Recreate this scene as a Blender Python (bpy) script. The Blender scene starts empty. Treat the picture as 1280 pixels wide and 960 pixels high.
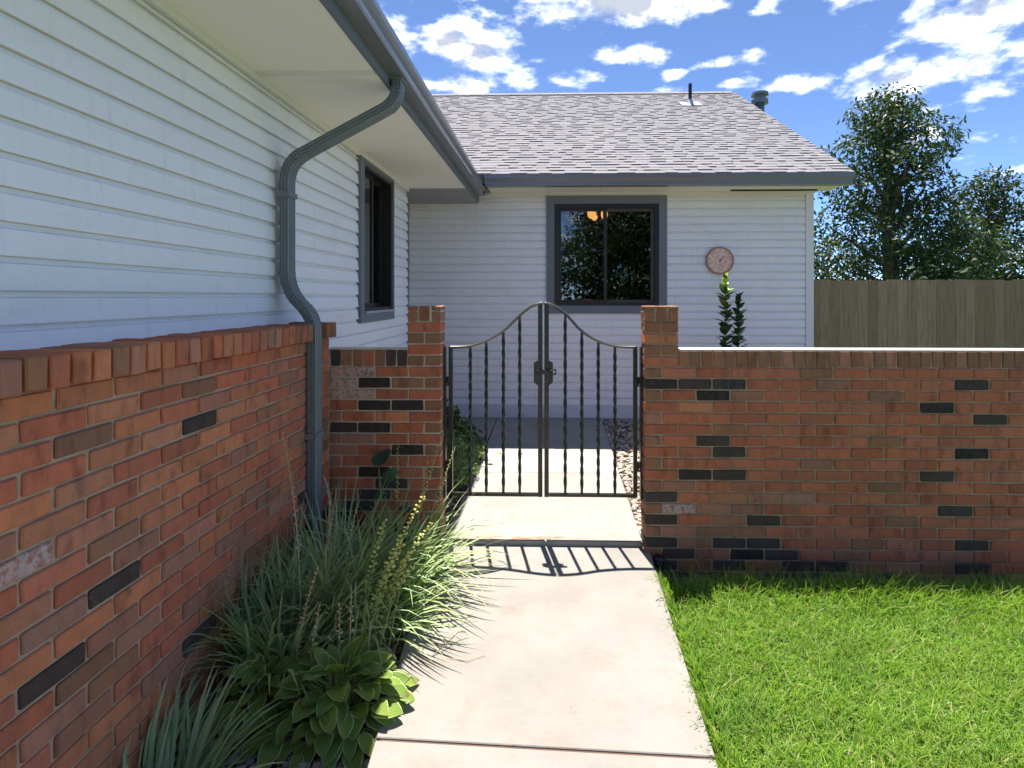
import bpy, bmesh, math, random
import numpy as np
from mathutils import Vector, Matrix
random.seed(7); RNG = np.random.default_rng(7)
R = math.radians
S = bpy.context.scene
COL = S.collection

# ------------------------------------------------------------------ camera, sky, sun, exposure
cam = bpy.data.cameras.new("camera"); camo = bpy.data.objects.new("camera", cam); COL.objects.link(camo)
camo.location = (0, 0, 1.50)
camo.rotation_euler = (R(90), 0, math.atan(.025))
cam.sensor_fit = 'HORIZONTAL'; cam.sensor_width = 36; cam.lens = 680 / 1280 * 36
cam.shift_x = -31 / 1280; cam.shift_y = -109 / 1280
cam.clip_start = .05; cam.clip_end = 3000
S.camera = camo
S.render.resolution_x = 1024; S.render.resolution_y = 768
S.view_settings.view_transform = 'Standard'; S.view_settings.look = 'None'
S.view_settings.gamma = 1; S.view_settings.exposure = EXPOSURE = 2.7
TO_SUN = Vector((-.056, .287, 1)).normalized()
SUN_EL = math.asin(TO_SUN.z); SUN_AZ = math.atan2(TO_SUN.x, TO_SUN.y)

W = bpy.data.worlds.new("World"); S.world = W; W.use_nodes = True
nt = W.node_tree; nt.nodes.clear()
def N(t, **k):
    n = nt.nodes.new(t)
    for a, b in k.items(): setattr(n, a, b)
    return n
def L(a, b): nt.links.new(a, b)
def M(op, a, b=None, c=None, clamp=False):
    n = N('ShaderNodeMath', operation=op); n.use_clamp = clamp
    for i, v in enumerate((a, b, c)):
        if v is None: continue
        if isinstance(v, (int, float)): n.inputs[i].default_value = v
        else: L(v, n.inputs[i])
    return n.outputs[0]
def build_sky():
    out = N('ShaderNodeOutputWorld'); sky = N('ShaderNodeTexSky', sky_type='NISHITA')
    sky.sun_disc = False; sky.sun_elevation = SUN_EL; sky.sun_rotation = SUN_AZ
    sky.air_density = .54; sky.dust_density = .1; sky.ozone_density = 5.0; sky.altitude = 2600
    bg = N('ShaderNodeBackground'); bg.inputs['Strength'].default_value = .05
    L(sky.outputs[0], bg.inputs[0])
    tc = N('ShaderNodeTexCoord'); d = tc.outputs['Generated']
    # cumulus in fixed directions of the sky: (unit direction, half width, half height, weight)
    blobs = [(-.19, 1, .475, .075, .035, 1.0), (-.12, 1, .445, .10, .045, .9), (-.16, 1, .39, .12, .03, 1.0),
             (-.2, 1, .345, .16, .022, .95), (-.05, 1, .405, .05, .02, .8),
             (.15, 1, .535, .26, .042, 1.15), (.06, 1, .56, .2, .03, 1.0), (.17, 1, .45, .08, .03, 1.0), (.05, 1, .4, .075, .018, .85),
             (.31, 1, .43, .08, .016, .85), (.23, 1, .41, .03, .012, .75), (.32, 1, .385, .13, .012, .8),
             (.42, 1, .39, .05, .02, .8), (-.35, 1, .5, .15, .06, 1.0), (.62, 1, .4, .16, .045, 1.0), (.78, 1, .52, .2, .05, 1.0)]
    tot = None
    for (x, y, z, w, h, k) in blobs:
        v = Vector((x, y, z)); s = v.length
        sub = N('ShaderNodeVectorMath', operation='SUBTRACT'); L(d, sub.inputs[0]); sub.inputs[1].default_value = v / s
        dv = N('ShaderNodeVectorMath', operation='DIVIDE'); L(sub.outputs[0], dv.inputs[0])
        dv.inputs[1].default_value = (w / s, w / s, h / s)
        ln = N('ShaderNodeVectorMath', operation='LENGTH'); L(dv.outputs[0], ln.inputs[0])
        q = M('MULTIPLY', M('SUBTRACT', 1.04, ln.outputs['Value'], clamp=False), k)
        tot = q if tot is None else M('MAXIMUM', tot, q)
    tot = M('MAXIMUM', tot, -.6)
    mp = N('ShaderNodeMapping'); L(d, mp.inputs[0]); mp.inputs['Scale'].default_value = (1, 1, 2.0)
    n1 = N('ShaderNodeTexNoise'); L(mp.outputs[0], n1.inputs['Vector']); n1.inputs['Scale'].default_value = 13
    n1.inputs['Detail'].default_value = 9; n1.inputs['Roughness'].default_value = .57
    n2 = N('ShaderNodeTexNoise'); L(mp.outputs[0], n2.inputs['Vector']); n2.inputs['Scale'].default_value = 3.2; n2.inputs['Detail'].default_value = 4
    gen = M('MULTIPLY', M('SUBTRACT', n2.outputs['Fac'], .565), 4.5)            # scattered clouds over the whole sky
    base = M('MAXIMUM', tot, gen)
    dens = M('ADD', base, M('MULTIPLY', M('SUBTRACT', n1.outputs['Fac'], .54), 3.2))
    mr = N('ShaderNodeMapRange', interpolation_type='SMOOTHSTEP'); L(dens, mr.inputs[0])
    mr.inputs[1].default_value = .0; mr.inputs[2].default_value = 1.15
    # light and grey inside the clouds: density a little higher up = thicker above = greyer
    mp2 = N('ShaderNodeMapping'); L(d, mp2.inputs[0]); mp2.inputs['Scale'].default_value = (1, 1, 2.0); mp2.inputs['Location'].default_value = (0, 0, .035)
    n3 = N('ShaderNodeTexNoise'); L(mp2.outputs[0], n3.inputs['Vector']); n3.inputs['Scale'].default_value = 13; n3.inputs['Detail'].default_value = 5; n3.inputs['Roughness'].default_value = .6
    sh = M('ADD', M('MULTIPLY', base, .9), M('MULTIPLY', M('SUBTRACT', n3.outputs['Fac'], .5), 2.8))
    mr2 = N('ShaderNodeMapRange', interpolation_type='SMOOTHSTEP'); L(sh, mr2.inputs[0]); mr2.inputs[1].default_value = .2; mr2.inputs[2].default_value = 1.0
    mx = N('ShaderNodeMixRGB'); L(mr2.outputs[0], mx.inputs[0]); mx.inputs[1].default_value = (1, 1, 1, 1); mx.inputs[2].default_value = (.17, .185, .215, 1)
    bgc = N('ShaderNodeBackground'); L(mx.outputs[0], bgc.inputs[0]); bgc.inputs['Strength'].default_value = .6
    up = N('ShaderNodeSeparateXYZ'); L(d, up.inputs[0])
    hz = N('ShaderNodeMapRange'); L(up.outputs[2], hz.inputs[0]); hz.inputs[1].default_value = .0; hz.inputs[2].default_value = .12
    ms = N('ShaderNodeMixShader'); L(M('MULTIPLY', mr.outputs[0], hz.outputs[0]), ms.inputs[0])
    L(bg.outputs[0], ms.inputs[1]); L(bgc.outputs[0], ms.inputs[2]); L(ms.outputs[0], out.inputs[0])
build_sky()

sl = bpy.data.lights.new("sun", 'SUN'); so = bpy.data.objects.new("sun", sl); COL.objects.link(so)
sl.energy = 2.0; sl.angle = R(.5); sl.color = (1, .955, .88)
so.rotation_euler = TO_SUN.to_track_quat('Z', 'Y').to_euler(); so.location = (0, 0, 20)

# ------------------------------------------------------------------ materials
class NT:
    def __init__(s, name):
        s.m = bpy.data.materials.new(name); s.m.use_nodes = True; s.t = s.m.node_tree; s.t.nodes.clear()
        s.out = s.n('ShaderNodeOutputMaterial'); s.b = s.n('ShaderNodeBsdfPrincipled'); s.l(s.b.outputs[0], s.out.inputs[0])
        s.tc = s.n('ShaderNodeTexCoord').outputs['Object']
    def n(s, t, **k):
        x = s.t.nodes.new(t)
        for a, b in k.items(): setattr(x, a, b)
        return x
    def l(s, a, b): s.t.links.new(a, b)
    def set(s, i, v):
        if isinstance(v, (int, float)): i.default_value = v
        elif isinstance(v, tuple): i.default_value = v if len(v) == len(i.default_value) else (*v, 1)
        else: s.l(v, i)
    def noise(s, scale, detail=4, rough=.55, vec=None, stretch=None):
        x = s.n('ShaderNodeTexNoise'); v = vec or s.tc
        if stretch:
            mp = s.n('ShaderNodeMapping'); s.l(v, mp.inputs[0]); mp.inputs['Scale'].default_value = stretch; v = mp.outputs[0]
        s.l(v, x.inputs['Vector']); x.inputs['Scale'].default_value = scale; x.inputs['Detail'].default_value = detail; x.inputs['Roughness'].default_value = rough
        return x.outputs['Fac']
    def ramp(s, f, lo, hi, a=0., b=1.):
        x = s.n('ShaderNodeMapRange', interpolation_type='SMOOTHSTEP'); s.set(x.inputs[0], f)
        for i, v in zip((1, 2, 3, 4), (lo, hi, a, b)): x.inputs[i].default_value = v
        return x.outputs[0]
    def mix(s, f, a, b, mode='MIX'):
        x = s.n('ShaderNodeMixRGB', blend_type=mode); s.set(x.inputs[0], f); s.set(x.inputs[1], a); s.set(x.inputs[2], b); return x.outputs[0]
    def math(s, op, a, b=0.):
        x = s.n('ShaderNodeMath', operation=op); s.set(x.inputs[0], a); s.set(x.inputs[1], b); return x.outputs[0]
    def bump(s, h, strength=.3, dist=.01):
        x = s.n('ShaderNodeBump'); s.l(h, x.inputs['Height']); x.inputs['Strength'].default_value = strength; x.inputs['Distance'].default_value = dist
        s.l(x.outputs[0], s.b.inputs['Normal'])
    def base(s, c, rough=.6, metal=0., spec=.5):
        s.set(s.b.inputs['Base Color'], c); s.set(s.b.inputs['Roughness'], rough); s.b.inputs['Metallic'].default_value = metal
        s.b.inputs['Specular IOR Level'].default_value = spec; return s.m
    def world(s):
        return s.n('ShaderNodeNewGeometry').outputs['Position']
    def rand(s): return s.n('ShaderNodeObjectInfo').outputs['Random']
    def island(s): return s.n('ShaderNodeNewGeometry').outputs['Random Per Island']

def paint(name, c, rough=.5, dirt=.12, scale=3., streak=None, grime=(.25, .22, .17)):
    t = NT(name); p = t.world()
    f = t.ramp(t.noise(scale, 6, .65, p, streak), .5, .85, 0, dirt)
    sp = t.ramp(t.noise(90, 2, .5, p), .70, .80, 0, dirt * 1.6)
    col = t.mix(sp, t.mix(f, c, grime), grime)
    t.bump(t.noise(160, 3, .5, p), .05, .004)
    return t.base(col, rough)
def siding_mat():
    t = NT('siding_paint'); p = t.world()
    f = t.ramp(t.noise(2.2, 6, .7, p, (1, 1, 2.5)), .45, .85, 0, .26)
    st = t.ramp(t.noise(9, 5, .7, p, (3, 3, .25)), .52, .8, 0, .28)
    col = t.mix(t.math('MULTIPLY', t.rand(), .09), (.84, .83, .85), (.66, .66, .68))
    col = t.mix(f, col, (.42, .40, .36)); col = t.mix(st, col, (.40, .37, .32))
    t.bump(t.noise(22, 4, .6, p, (1, 1, 9)), .08, .004)
    return t.base(col, .45)
def brick_mat():
    t = NT('brick_clay'); oi = t.n('ShaderNodeObjectInfo'); p = t.world()
    c = oi.outputs['Color']; a = oi.outputs['Alpha']
    big = t.ramp(t.noise(26, 3, .6, p, (1, 1, .5)), .35, .7, 0, 1)
    fl = t.noise(17, 3, .6, p, (1, 1, .35))
    wire = t.noise(150, 4, .7, p, (1.6, 1.6, .35))
    col = t.mix(t.math('MULTIPLY', big, .55), c, t.mix(.45, c, (.17, .085, .055)))
    col = t.mix(t.ramp(wire, .5, .85, 0, .45), col, t.mix(.5, col, (.03, .022, .02)))
    col = t.mix(t.ramp(t.noise(60, 3, .6, p), .60, .76, 0, .35), col, (.42, .25, .17))
    col = t.mix(t.ramp(fl, .52, .70, 0, .55), col, t.mix(.5, t.mix(1., col, (.55, .42, .40), 'MULTIPLY'), (.10, .05, .035)))
    col = t.mix(t.ramp(fl, .46, .30, 0, .35), col, t.mix(1., col, (1.25, 1.2, 1.1), 'MULTIPLY'))
    eff = t.math('MULTIPLY', t.math('SUBTRACT', 1., a), t.ramp(t.noise(55, 5, .75, p), .38, .58, 0, 1))
    col = t.mix(eff, col, (.58, .52, .47))
    col = t.mix(t.ramp(t.noise(4, 5, .65, p), .5, .8, 0, .22), col, (.10, .075, .06))
    t.bump(t.math('ADD', wire, t.math('MULTIPLY', t.noise(300, 2, .5, p), .5)), .55, .006)
    return t.base(col, .86, 0, .3)
def mortar_mat(name, c1, c2):
    t = NT(name); p = t.world()
    col = t.mix(t.ramp(t.noise(7, 6, .7, p), .35, .75), c1, c2)
    t.bump(t.noise(240, 4, .6, p), .5, .004)
    return t.base(col, .95, 0, .2)
def concrete_mat(name, c, rust=None):
    t = NT(name); p = t.world()
    big = t.ramp(t.noise(1.7, 6, .65, p), .35, .75); col = t.mix(big, c, tuple(x * .80 for x in c))
    col = t.mix(t.ramp(t.noise(5, 6, .7, p), .48, .8, 0, .6), col, (.215, .16, .118))
    col = t.mix(t.ramp(t.noise(230, 2, .5, p), .56, .72, 0, .42), col, (.19, .165, .14))
    col = t.mix(t.ramp(t.noise(400, 1, .5, p), .62, .72, 0, .5), col, (.36, .345, .32))
    v = t.n('ShaderNodeTexVoronoi'); t.l(p, v.inputs['Vector']); v.inputs['Scale'].default_value = 11
    col = t.mix(t.ramp(v.outputs['Distance'], .02, .06, .75, 0), col, (.12, .09, .07))
    if rust:
        sx = t.n('ShaderNodeSeparateXYZ'); t.l(p, sx.inputs[0])
        yy = t.math('ADD', sx.outputs[1], t.math('MULTIPLY', t.noise(9, 4, .6, p), .05))
        band = t.math('MULTIPLY', t.ramp(yy, 3.365, 3.40), t.ramp(yy, 3.405, 3.45, 1, 0))
        band = t.math('MULTIPLY', band, t.math('MULTIPLY', t.ramp(sx.outputs[0], -.62, -.35), t.ramp(sx.outputs[0], -.05, .35, 1, 0)))
        band = t.math('MULTIPLY', band, t.ramp(t.noise(12, 5, .7, p, (1, 3, 1)), .38, .62))
        col = t.mix(t.math('MULTIPLY', band, .95), col, (.27, .105, .035))
    br = t.noise(60, 4, .7, p, (.25, 6, 1)); col = t.mix(t.ramp(br, .5, .75, 0, .22), col, (.17, .15, .125))
    t.bump(t.math('ADD', t.noise(420, 3, .6, p), t.math('ADD', t.math('MULTIPLY', t.noise(30, 4, .6, p), .6), br)), .45, .004)
    return t.base(col, .9, 0, .25)
def shingle_mat():
    t = NT('asphalt_shingle'); p = t.world(); r = t.island()
    oi = t.rand(); rr = t.math('FRACT', t.math('ADD', r, t.math('MULTIPLY', oi, 7.31)))
    cr = t.n('ShaderNodeValToRGB'); t.l(rr, cr.inputs[0]); e = cr.color_ramp.elements
    e[0].position = 0; e[0].color = (.196, .188, .202, 1); e[1].position = 1; e[1].color = (.238, .228, .242, 1)
    x = e.new(.5); x.color = (.216, .207, .221, 1); y = e.new(.8); y.color = (.222, .211, .219, 1)
    col = t.mix(t.ramp(t.noise(260, 2, .6, p), .48, .7, 0, .4), cr.outputs[0], (.13, .118, .13))
    col = t.mix(t.ramp(t.noise(1.3, 4, .6, p), .5, .8, 0, .3), col, (.19, .165, .17))
    t.bump(t.noise(260, 2, .6, p), .4, .004)
    return t.base(col, .92, 0, .25)
def foliage_mat(name, a, b, trans=.35, tip=None, rough=.5, straw=None):
    t = NT(name); r = t.island(); col = t.mix(r, a, b)
    if straw:
        q = t.math('FRACT', t.math('MULTIPLY', r, 91.7)); col = t.mix(t.ramp(q, .93, .94), col, straw)
        big = t.noise(2.4, 4, .6, t.world()); col = t.mix(t.ramp(big, .52, .72, 0, .5), col, (.20, .30, .04)); col = t.mix(t.ramp(big, .46, .30, 0, .5), col, (.06, .19, .03))
    col = t.mix(t.ramp(t.noise(3, 3, .6, t.world()), .4, .7, 0, .45), col, tuple(x * .55 for x in a))
    if tip:
        at = t.n('ShaderNodeAttribute'); at.attribute_name = 'tip'
        col = t.mix(t.math('MULTIPLY', at.outputs['Fac'], t.ramp(t.math('FRACT', t.math('MULTIPLY', r, 13.7)), .1, .9, .0, .9)), col, tip)
    t.base(col, rough, 0, .35)
    tr = t.n('ShaderNodeBsdfTranslucent'); t.l(t.mix(1., col, (1.0, 1.15, .45), 'MULTIPLY'), tr.inputs[0])
    mx = t.n('ShaderNodeMixShader'); mx.inputs[0].default_value = trans
    t.l(t.b.outputs[0], mx.inputs[1]); t.l(tr.outputs[0], mx.inputs[2]); t.l(mx.outputs[0], t.out.inputs[0])
    return t.m
def hosta_mat():
    t = NT('hosta_leaf'); at = t.n('ShaderNodeAttribute'); at.attribute_name = 'margin'; oi = t.n('ShaderNodeObjectInfo')
    r = oi.outputs['Random']
    col = t.mix(r, (.32, .47, .07), (.55, .65, .12))
    rib = t.n('ShaderNodeAttribute'); rib.attribute_name = 'rib'
    col = t.mix(t.math('MULTIPLY', rib.outputs['Fac'], .55), col, (.06, .13, .03))
    col = t.mix(t.ramp(at.outputs['Fac'], .80, .97, 0, .85), col, (.66, .68, .36))
    rm = t.math('FRACT', t.math('MULTIPLY', r, 17.3))
    tipa = t.n('ShaderNodeAttribute'); tipa.attribute_name = 'tip'
    brown = t.math('MULTIPLY', t.ramp(t.math('ADD', tipa.outputs['Fac'], t.math('MULTIPLY', t.noise(40, 4, .6, t.world()), .5)), 1.0, 1.25), t.ramp(rm, .62, .72))
    col = t.mix(brown, col, (.30, .17, .06))
    vein = t.math('SINE', t.math('MULTIPLY', at.outputs['Fac'], 36.))
    col = t.mix(t.ramp(vein, .3, 1., 0, .28), col, (.10, .19, .04))
    t.bump(vein, .5, .004)
    t.base(col, .50, 0, .4)
    tr = t.n('ShaderNodeBsdfTranslucent'); t.l(t.mix(1., col, (1.1, 1.2, .5), 'MULTIPLY'), tr.inputs[0])
    mx = t.n('ShaderNodeMixShader'); mx.inputs[0].default_value = .28
    t.l(t.b.outputs[0], mx.inputs[1]); t.l(tr.outputs[0], mx.inputs[2]); t.l(mx.outputs[0], t.out.inputs[0])
    return t.m
def glass_mat():
    t = NT('window_glass'); fr = t.n('ShaderNodeFresnel'); fr.inputs[0].default_value = 1.6
    g = t.n('ShaderNodeBsdfGlossy'); g.inputs['Roughness'].default_value = .0; g.inputs['Color'].default_value = (.9, .93, .95, 1)
    bp = t.n('ShaderNodeBump'); t.l(t.noise(2.5, 2, .5, t.world()), bp.inputs['Height']); bp.inputs['Strength'].default_value = .04; bp.inputs['Distance'].default_value = .02
    t.l(bp.outputs[0], g.inputs['Normal'])
    tr = t.n('ShaderNodeBsdfTransparent'); tr.inputs[0].default_value = (.62, .65, .63, 1)
    mx = t.n('ShaderNodeMixShader'); t.l(t.math('ADD', t.math('MULTIPLY', fr.outputs[0], 1.0), .045), mx.inputs[0])
    t.l(tr.outputs[0], mx.inputs[1]); t.l(g.outputs[0], mx.inputs[2]); t.l(mx.outputs[0], t.out.inputs[0])
    return t.m
def iron_mat():
    t = NT('wrought_iron'); p = t.world()
    col = t.mix(t.ramp(t.noise(30, 5, .7, p), .45, .75), (.022, .019, .017), (.075, .048, .034))
    t.bump(t.noise(200, 3, .5, p), .25, .002)
    return t.base(col, .30, .25, .6)
def stone_mat(name, stops):
    t = NT(name); r = t.island(); cr = t.n('ShaderNodeValToRGB'); t.l(r, cr.inputs[0]); e = cr.color_ramp.elements
    e[0].color = (*stops[0], 1); e[0].position = 0; e[1].color = (*stops[-1], 1); e[1].position = 1
    for i, s in enumerate(stops[1:-1], 1):
        x = e.new(i / (len(stops) - 1)); x.color = (*s, 1)
    col = t.mix(t.ramp(t.noise(120, 3, .6, t.world()), .45, .75, 0, .4), cr.outputs[0], (.12, .10, .09))
    return t.base(col, .85, 0, .3)
def flat(name, c, rough=.6, metal=0., emit=0.):
    t = NT(name); m = t.base(c, rough, metal)
    if emit: t.set(t.b.inputs['Emission Color'], c); t.b.inputs['Emission Strength'].default_value = emit
    return m
def soil_mat():
    t = NT('bed_soil'); p = t.world()
    col = t.mix(t.ramp(t.noise(30, 6, .7, p), .35, .7), (.11, .08, .06), (.26, .20, .15))
    t.bump(t.noise(70, 5, .7, p), .9, .02)
    return t.base(col, .95, 0, .2)
def turf_mat():
    t = NT('turf'); p = t.world()
    col = t.mix(t.ramp(t.noise(.6, 5, .6, p), .35, .7), (.085, .125, .042), (.13, .165, .065))
    col = t.mix(t.ramp(t.noise(60, 4, .7, p), .45, .7, 0, .6), col, (.04, .06, .018))
    t.bump(t.noise(60, 4, .7, p), .8, .03)
    return t.base(col, .95, 0, .2)
def bark_mat():
    t = NT('bark'); p = t.world()
    col = t.mix(t.ramp(t.noise(14, 5, .7, p, (1, 1, .2)), .35, .7), (.10, .07, .05), (.22, .17, .12))
    t.bump(t.noise(14, 5, .7, p, (1, 1, .2)), .8, .04); return t.base(col, .95, 0, .2)
def cedar_mat():
    t = NT('cedar_board'); p = t.world()
    col = t.mix(t.rand(), (.26, .17, .10), (.36, .26, .17)); col = t.mix(t.ramp(t.noise(30, 5, .6, p, (1, 1, .08)), .4, .75, 0, .6), col, (.14, .09, .06))
    return t.base(col, .85, 0, .25)
def dial_mat():
    t = NT('dial_face'); p = t.world()
    col = t.mix(t.ramp(t.noise(38, 5, .7, p), .38, .62), (.86, .62, .52), (.62, .38, .29))
    col = t.mix(t.ramp(t.noise(70, 4, .7, p), .55, .7, 0, .6), col, (.92, .78, .70)); return t.base(col, .6)

GREY = (.150, .170, .200)
MT = dict(greysoffit=paint('grey_soffit', (.30, .30, .31), .6, .1), rail=flat('sunlit_rail', (.16, .15, .14), .27, .75), joint=paint('joint_dirt', (.10, .055, .04), .95, .3, 20), siding=siding_mat(), brick=brick_mat(), mortar=mortar_mat('mortar', (.50, .365, .25), (.31, .22, .15)), palemortar=mortar_mat('pale_mortar', (.72, .60, .46), (.50, .40, .30)), suncap=paint('sunlit_cap_pale', (.60, .56, .50), .9, .3, 9), shingle=shingle_mat(), glass=glass_mat(), iron=iron_mat(), soil=soil_mat(), turf=turf_mat(),
    soffit=paint('soffit_paint', (.86, .83, .77), .6, .10, 2.5, None, (.35, .31, .25)), trimw=paint('white_trim', (.74, .73, .72), .5, .12),
    gutter=paint('gutter_enamel', (.160, .175, .200), .22, .18, 6, (1, 1, .6), (.22, .21, .19)), spout=paint('downspout_enamel', (.170, .190, .205), .32, .22, 5, (2, 2, .3), (.20, .20, .18)),
    trim=paint('grey_trim', GREY, .5, .15, 5), bronze=flat('bronze_frame', (.018, .015, .013), .4), sashgrey=flat('sash_metal', (.085, .076, .070), .4), dark=flat('dark_interior', (.055, .047, .04), .9),
    skirt=paint('skirt_paint', (.62, .64, .68), .55, .55, 9, (1, 1, 2.5), (.22, .22, .21)),
    walk=concrete_mat('walk_concrete', (.268, .250, .226)), stoop=concrete_mat('stoop_concrete', (.315, .295, .263), True), far=concrete_mat('court_concrete', (.36, .34, .31)),
    blade=foliage_mat('strap_leaf', (.27, .41, .22), (.45, .57, .28), .32, (.55, .50, .25), .42),
    lawn=foliage_mat('lawn_blade', (.105, .25, .020), (.235, .40, .042), .45, (.36, .44, .08), .5, (.50, .42, .20)),
    hosta=hosta_mat(), pod=foliage_mat('seed_pod', (.72, .70, .18), (.88, .80, .34), .3), stem=foliage_mat('green_stem', (.26, .32, .09), (.42, .40, .15), .1),
    dry=foliage_mat('dry_stalk', (.55, .39, .22), (.65, .50, .30), .1), deadleaf=foliage_mat('dead_leaf', (.36, .24, .13), (.50, .38, .24), .2),
    juniper=foliage_mat('shrub_leaf', (.13, .21, .08), (.27, .35, .15), .3), euon=foliage_mat('dark_leaf', (.020, .050, .020), (.05, .10, .03), .25, (.62, .74, .10)),
    broad=foliage_mat('broad_leaf', (.035, .085, .055), (.065, .13, .085), .2), tree=foliage_mat('tree_leaf', (.030, .055, .018), (.070, .105, .030), .3),
    gravel=stone_mat('gravel', [(.50, .42, .33), (.24, .20, .17), (.40, .29, .21), (.58, .52, .44), (.30, .27, .25)]),
    chips=stone_mat('rock_mulch', [(.34, .27, .24), (.45, .38, .34), (.22, .18, .16), (.52, .45, .39)]),
    bark=bark_mat(), cedar=cedar_mat(), black=flat('black_plastic', (.012, .012, .013), .3), galv=flat('galvanised', (.48, .52, .57), .4, .7), dial=dial_mat(),
    dialrim=flat('dial_rim', (.34, .18, .135), .5), shade=flat('lamp_shade', (1.0, .44, .12), .5, 0, .42), brass=flat('brass', (.3, .2, .08), .35, .8))

# ------------------------------------------------------------------ mesh helpers
class MB:
    def __init__(s): s.v = []; s.f = []
    def add(s, v, f):
        o = len(s.v); s.v += [tuple(p) for p in v]; s.f += [tuple(i + o for i in q) for q in f]; return s
    def box(s, x0, x1, y0, y1, z0, z1):
        return s.add([(x0, y0, z0), (x1, y0, z0), (x1, y1, z0), (x0, y1, z0), (x0, y0, z1), (x1, y0, z1), (x1, y1, z1), (x0, y1, z1)],
                     [(0, 3, 2, 1), (4, 5, 6, 7), (0, 1, 5, 4), (1, 2, 6, 5), (2, 3, 7, 6), (3, 0, 4, 7)])
    def prism(s, prof, axis, a, b):
        """profile of (u, v) points extruded along an axis: 'x' -> (y, z), 'y' -> (x, z), 'z' -> (x, y)"""
        n = len(prof)
        pt = {'x': lambda u, v, w: (w, u, v), 'y': lambda u, v, w: (u, w, v), 'z': lambda u, v, w: (u, v, w)}[axis]
        return s.add([pt(u, v, a) for u, v in prof] + [pt(u, v, b) for u, v in prof],
                     [(i, (i + 1) % n, n + (i + 1) % n, n + i) for i in range(n)] + [tuple(range(n))[::-1], tuple(range(n, 2 * n))])
    def sweep(s, rings, cap=True):
        n = len(rings[0]); o = []
        v = [p for r in rings for p in r]
        f = [(k * n + i, k * n + (i + 1) % n, (k + 1) * n + (i + 1) % n, (k + 1) * n + i) for k in range(len(rings) - 1) for i in range(n)]
        if cap: f += [tuple(range(n))[::-1], tuple(range((len(rings) - 1) * n, len(rings) * n))]
        return s.add(v, f)
    def tube(s, pts, rad, n=6):
        pts = [Vector(p) for p in pts]; rs = rad if isinstance(rad, (list, tuple)) else [rad] * len(pts); rings = []
        ref = Vector((0, 0, 1)) if abs((pts[-1] - pts[0]).normalized().z) < .9 else Vector((1, 0, 0))
        for i, p in enumerate(pts):
            t = (pts[min(i + 1, len(pts) - 1)] - pts[max(i - 1, 0)]).normalized(); a = t.cross(ref).normalized(); b = t.cross(a)
            rings.append([p + (a * math.cos(k * 2 * math.pi / n) + b * math.sin(k * 2 * math.pi / n)) * rs[i] for k in range(n)])
        return s.sweep(rings)
    def ball(s, c, r, sq=(1, 1, 1), rot=None, sub=1):
        vs, fs = ICO[sub]; c = Vector(c)
        q = [Vector((v[0] * sq[0], v[1] * sq[1], v[2] * sq[2])) * r for v in vs]
        if rot: q = [rot @ v for v in q]
        return s.add([v + c for v in q], fs)
    def mesh(s, name, smooth=False):
        m = bpy.data.meshes.new(name); m.from_pydata(s.v, [], s.f)
        bm = bmesh.new(); bm.from_mesh(m); bmesh.ops.recalc_face_normals(bm, faces=bm.faces); bm.to_mesh(m); bm.free()
        if smooth: m.polygons.foreach_set('use_smooth', [True] * len(m.polygons))
        return m
ICO = {}
for sub in (1, 2):
    bm = bmesh.new(); bmesh.ops.create_icosphere(bm, subdivisions=sub, radius=1)
    ICO[sub] = ([v.co.copy() for v in bm.verts], [tuple(v.index for v in f.verts) for f in bm.faces]); bm.free()

def link(name, mesh, mat=None, parent=None, loc=None, rot=None):
    o = bpy.data.objects.new(name, mesh); COL.objects.link(o)
    if mat is not None and mesh is not None and not mesh.materials: mesh.materials.append(mat)
    if loc is not None: o.location = loc
    if rot is not None: o.rotation_euler = rot
    if parent is not None:
        o.parent = parent
    return o
def part(name, mb, mat, parent=None, smooth=False, bevel=0):
    m = mb.mesh(name, smooth)
    if bevel:
        bm = bmesh.new(); bm.from_mesh(m); bmesh.ops.bevel(bm, geom=bm.edges[:], offset=bevel, segments=1, affect='EDGES', clamp_overlap=True); bm.to_mesh(m); bm.free()
    return link(name, m, mat, parent)
def empty(name, label=None, cat=None, group=None, kind=None):
    return tag(link(name, None), label, cat, group, kind)
def tag(o, label=None, cat=None, group=None, kind=None):
    for k, v in (('label', label), ('category', cat), ('group', group), ('kind', kind)):
        if v: o[k] = v
    return o
def box(*a): return MB().box(*a)
def npmesh(name, verts, quads, attrs=None, smooth=True):
    m = bpy.data.meshes.new(name); nv, nq = len(verts), len(quads)
    m.vertices.add(nv); m.vertices.foreach_set('co', np.asarray(verts, np.float32).ravel())
    m.loops.add(nq * 4); m.loops.foreach_set('vertex_index', np.asarray(quads, np.int32).ravel())
    m.polygons.add(nq); m.polygons.foreach_set('loop_start', np.arange(0, nq * 4, 4, dtype=np.int32))
    m.update(calc_edges=True)
    if smooth: m.polygons.foreach_set('use_smooth', np.ones(nq, bool))
    for k, a in (attrs or {}).items():
        at = m.attributes.new(k, 'FLOAT', 'POINT'); at.data.foreach_set('value', np.asarray(a, np.float32).ravel())
    m.validate(); return m
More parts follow.
